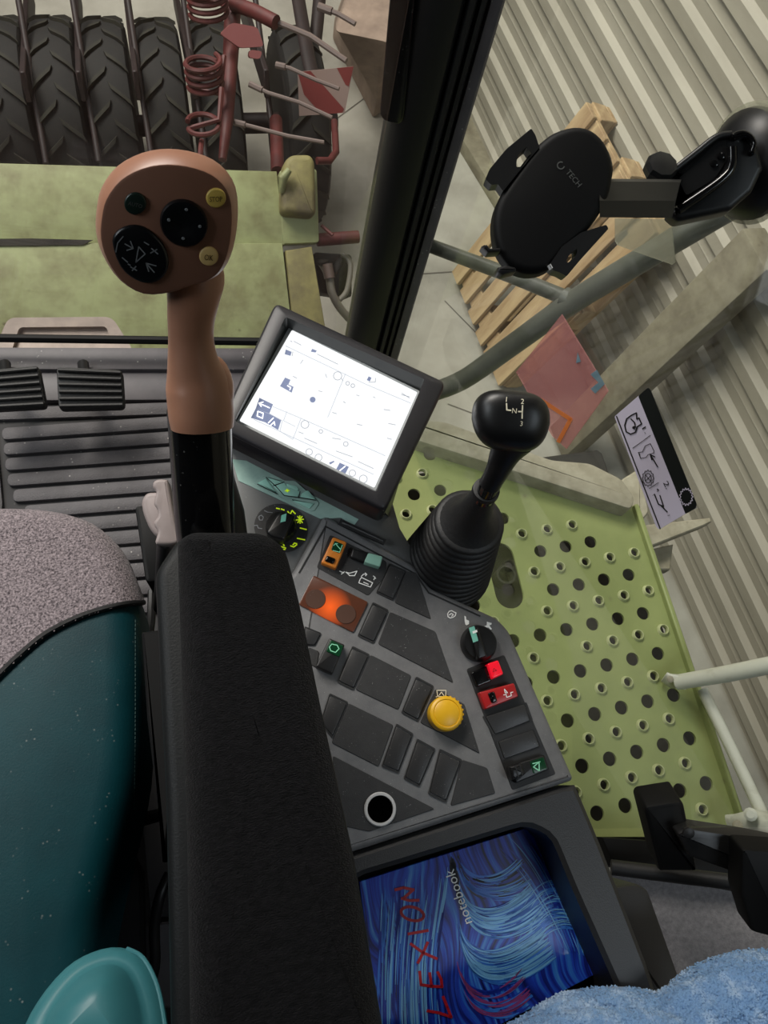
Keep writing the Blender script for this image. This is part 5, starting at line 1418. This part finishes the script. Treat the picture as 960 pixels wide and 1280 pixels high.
# ================================================================== labels on the right window
S7 = lambda pts: zc(pts, 740, 440, 960 / 220)
DP = Pl(GP.W(0, 0, 0.0035), GP.n, gd)
dc = thing('window_decal', DP.hit(818, 575), 'lilac and black window decal with numbered gear pictograms 1 and 2', 'decal')
obj('grey_field', prism(DP, fillet(S7([(122, 352), (305, 195), (568, 852), (510, 882), (365, 968), (350, 955)]), 2, 3), -0.0008, 0.0004), 'sticker_grey', dc)
obj('black_band', prism(DP, fillet(S7([(252, 240), (305, 194), (318, 205), (570, 830), (566, 852), (510, 884)]), 2, 3), 0.0003, 0.0008), 'sticker_black', dc)
R_ = lambda c, r, n=14, ry=None: [(c[0] + r * math.cos(t), c[1] + (ry or r) * math.sin(t)) for t in [2 * math.pi * k / n for k in range(n + 1)]]
pic = [S7([(215, 345), (188, 365), (178, 400), (186, 435), (210, 448), (236, 438), (246, 408), (270, 392), (256, 360), (244, 366), (242, 332), (215, 345)]), S7([(212, 365), (232, 385), (236, 410), (222, 412)]), S7([(228, 405), (222, 414), (232, 420)])]
obj('pictogram', strokes(DP, pic, 1.6, 0.0012), 'print_dark', dc)
pic = [S7([(222, 525), (318, 455)]), S7([(312, 745), (362, 712)]), S7([(290, 512), (318, 500), (338, 540), (335, 552), (305, 560), (295, 575), (265, 580), (252, 548), (275, 545), (290, 512)]), S7([(265, 580), (258, 552)])]
obj('pictogram', strokes(DP, pic, 0.8, 0.0012), 'print_dark', dc)
pic = [S7([(358, 626), (318, 560)]), S7([(318, 560), (342, 572)]), S7([(318, 560), (326, 588)]), S7([(355, 748), (362, 752)]), S7([(370, 782), (390, 842), (362, 830), (340, 775)]), S7([(376, 838), (410, 872)]), S7([(133, 350), (372, 965)])]
obj('pictogram', strokes(DP, pic, 1.5, 0.0012), 'print_dark', dc)
gear = []
for k in range(24):
    a = 2 * math.pi * k / 24; rr = (32, 45) if (k // 1) % 2 == 0 else (27, 38)
    gear.append((305 + rr[0] * math.cos(a), 688 + rr[1] * math.sin(a)))
gear.append(gear[0])
obj('pictogram', strokes(DP, [S7(gear), S7(R_((305, 688), 18, 12, 26)), S7([(290, 668), (322, 708)]), S7([(322, 672), (292, 704)])], 0.9, 0.0012), 'print_dark', dc)
gear = []
for k in range(30):
    a = 2 * math.pi * k / 30; rr = 38 if k % 2 == 0 else 29
    gear.append((514 + rr * math.cos(a), 790 + rr * 1.3 * math.sin(a)))
gear.append(gear[0])
obj('pictogram', strokes(DP, [S7(gear)], 0.9, 0.0014), 'sticker_grey', dc)
text('numeral', '1.', DP, S7([(290, 425)])[0], (0.55, 0.83), 5.6, 'print_dark', dc, 0.0012, 7.5)
text('numeral', '2.', DP, S7([(408, 725)])[0], (0.45, 0.89), 6.5, 'print_dark', dc, 0.0012, 9.5)
text('numeral', '2', DP, S7([(360, 757)])[0], (0.4, 0.9), 3.0, 'print_dark', dc, 0.0012)
text('numeral', '1', DP, S7([(335, 780)])[0], (0.4, 0.9), 3.0, 'print_dark', dc, 0.0012)
text('numeral', '3', DP, S7([(418, 890)])[0], (0.4, 0.9), 3.0, 'print_dark', dc, 0.0012)

o = obj('clear_label', prism(DP, H6([(500, 343), (668, 346), (680, 476), (672, 482), (508, 424), (500, 410)]), -0.0008, 0.0004), 'film_clear', loc=DP.hit(800, 300))
tag(o, 'clear blank film label on the window below the phone holder arm', 'label')
o = thing('red_label', DP.hit(702, 480), 'translucent red warning film label on the window above the gear knob', 'label')
obj('film', prism(DP, [(645, 465), (702, 393), (760, 489), (708, 561), (690, 545)], -0.0008, 0.0004), 'film_red', o)
obj('orange_frame', strokes(DP, [[(676, 500), (713, 524)], [(713, 524), (698, 552)]], 5, 0.0012), 'film_orange', o)
obj('blue_mark', patch(DP, [(722, 440), (726, 452), (720, 454)], 0.0012), 'film_blue', o)
obj('blue_mark', patch(DP, [(738, 468), (746, 462), (756, 480), (744, 492), (738, 486), (748, 478)], 0.0012), 'film_blue', o)

# ================================================================== rear sill, latch, felt ledge, towel
sl_ = thing('window_latch', Z(850, 1075, 0.02), 'black window latch bar with upright block and hinge arm beside the platform', 'latch')
LT = Pl(Z(850, 1075, 0.04), UP)
obj('sill_bar', prism(LT, [(752, 1046), (838, 1052), (985, 1085), (990, 1130), (930, 1116), (768, 1082)], -0.10, 0.0, 0.006, 2), 'black_matt', sl_)
obj('sill_rail', tube([D(764, 1084, 1.22), D(860, 1096, 1.20), D(945, 1106, 1.17)], [0.012] * 3, 12), 'rubber', sl_)
UB = Pl(D(832, 1035, 1.10), M @ Vector((0, 0.25, -1)))
obj('upright_block', prism(UB, fillet([(805, 1015), (808, 1009), (852, 1002), (856, 1008), (872, 1090), (824, 1090)], 3, 3), -0.05, 0.0, 0.006, 2), 'black_matt', sl_)
HA = Pl(D(900, 1060, 1.08), M @ Vector((0, 0.1, -1)))
o = obj('hinge_arm', prism(HA, fillet([(846, 1043), (862, 1036), (940, 1048), (980, 1056), (980, 1100), (940, 1100), (862, 1072)], 4, 3), -0.03, 0.0, 0.006, 2), 'black', sl_)
obj('hinge_block', prism(Pl(D(950, 1120, 1.04), HA.n), fillet([(928, 1062), (985, 1066), (985, 1178), (940, 1166), (926, 1120)], 5, 3), -0.04, 0.0, 0.006, 2), 'black_matt', sl_)
obj('hinge_pin', lathe(D(860, 1040, 1.07), HA.n, [(0.008, 0), (0.008, 0.004), (0.004, 0.006)], 14), 'rubber', o)

LG = Pl(Z(880, 1150, 0.0), (-0.12, 0.1, 1))
obj('trim_2', prism(LG, [(690, 1060), (768, 1094), (940, 1112), (1060, 1130), (1060, 1400), (700, 1400)], -0.04, 0.0), 'carpet', kind='structure', label='grey felt covered ledge behind the console')

# towel: terry cloth with a fold line, laid over the rear corner of the console
TW = Pl(Z(820, 1270, 0.50), (-0.05, 0.0, 1))
up_edge = smooth_path([(596, 1300, 0), (640, 1276, 0), (690, 1243, 0), (720, 1235, 0), (760, 1232, 0), (800, 1236, 0), (826, 1236, 0), (850, 1216, 0), (880, 1200, 0), (920, 1188, 0), (960, 1186, 0), (1040, 1192, 0)], 8)


def towel_piece(edge, depth_px, h0, hump, seed, n=34):
    rings = []
    for i, p in enumerate(edge):
        row = []
        for k in range(n + 1):
            t = k / n; y = p.y + t * depth_px; x = p.x + t * 10
            h = h0 + hump * math.sin(min(1, t * 2.4) * math.pi / 2) + 0.006 * noise.noise(Vector((x * 0.03 + seed, y * 0.04, seed))) + 0.0022 * noise.noise(Vector((x * 0.16, y * 0.16, seed * 3)))
            row.append(TW.hit(x, y, h - (0.02 * (1 - min(1, t * 6)) ** 2)))
        rings.append(row)
    return loft(rings, False, False, closed=False)


tw = thing('towel', TW.hit(820, 1270, -0.03), 'rumpled light blue terry towel in the lower right corner', 'towel')
e1 = [p for p in up_edge if p.x > 818]
o = obj('rear_fold', towel_piece(e1, 190, 0.005, 0.035, 1.3), 'towel', tw, smooth=90); s = o.modifiers.new('thick', 'SOLIDIFY'); s.thickness = 0.006
e2 = smooth_path([(600, 1296, 0), (645, 1274, 0), (690, 1245, 0), (722, 1236, 0), (770, 1233, 0), (815, 1238, 0), (832, 1250, 0), (836, 1290, 0)], 8)
e2 = [p for p in e2 if p.x < 834]
o = obj('middle_fold', towel_piece(e2, 120, 0.010, 0.02, 4.1), 'towel', tw, smooth=90); s = o.modifiers.new('thick', 'SOLIDIFY'); s.thickness = 0.006
e3 = smooth_path([(610, 1300, 0), (660, 1272, 0), (720, 1256, 0), (800, 1256, 0), (860, 1264, 0), (940, 1282, 0), (1000, 1300, 0)], 8)
o = obj('front_fold', towel_piece(e3, 110, 0.032, 0.02, 7.7), 'towel', tw, smooth=90); s = o.modifiers.new('thick', 'SOLIDIFY'); s.thickness = 0.006
random.seed(11)
tb_ = [bvh_of(c) for c in list(tw.children)]
lb = bmesh.new(); cnt = 0
while cnt < 11000:                                              # terry loops standing on the folds
    x = random.uniform(596, 985); y = random.uniform(1180, 1300)
    rd_ = ray(x, y).normalized(); best = None
    for b_ in tb_:
        q, nn, _, ds_ = b_.ray_cast(CAM, rd_)
        if q and (best is None or ds_ < best[2]): best = (q, nn if nn.dot(rd_) < 0 else -nn, ds_)
    cnt += 1
    if best is None: continue
    q, nn, _ = best; ax_ = (nn + Vector((random.uniform(-.7, .7), random.uniform(-.7, .7), random.uniform(-.5, .3)))).normalized()
    a = ax_.orthogonal().normalized() * 0.0016; b2_ = ax_.cross(a)
    h_ = random.uniform(0.0010, 0.0022)
    base = [lb.verts.new(q + a), lb.verts.new(q + b2_), lb.verts.new(q - a), lb.verts.new(q - b2_)]; tip = lb.verts.new(q + ax_ * h_)
    for k in range(4): lb.faces.new((base[k], base[(k + 1) % 4], tip))
obj('terry_loops', lb, 'loops', tw, smooth=180, kind='stuff')
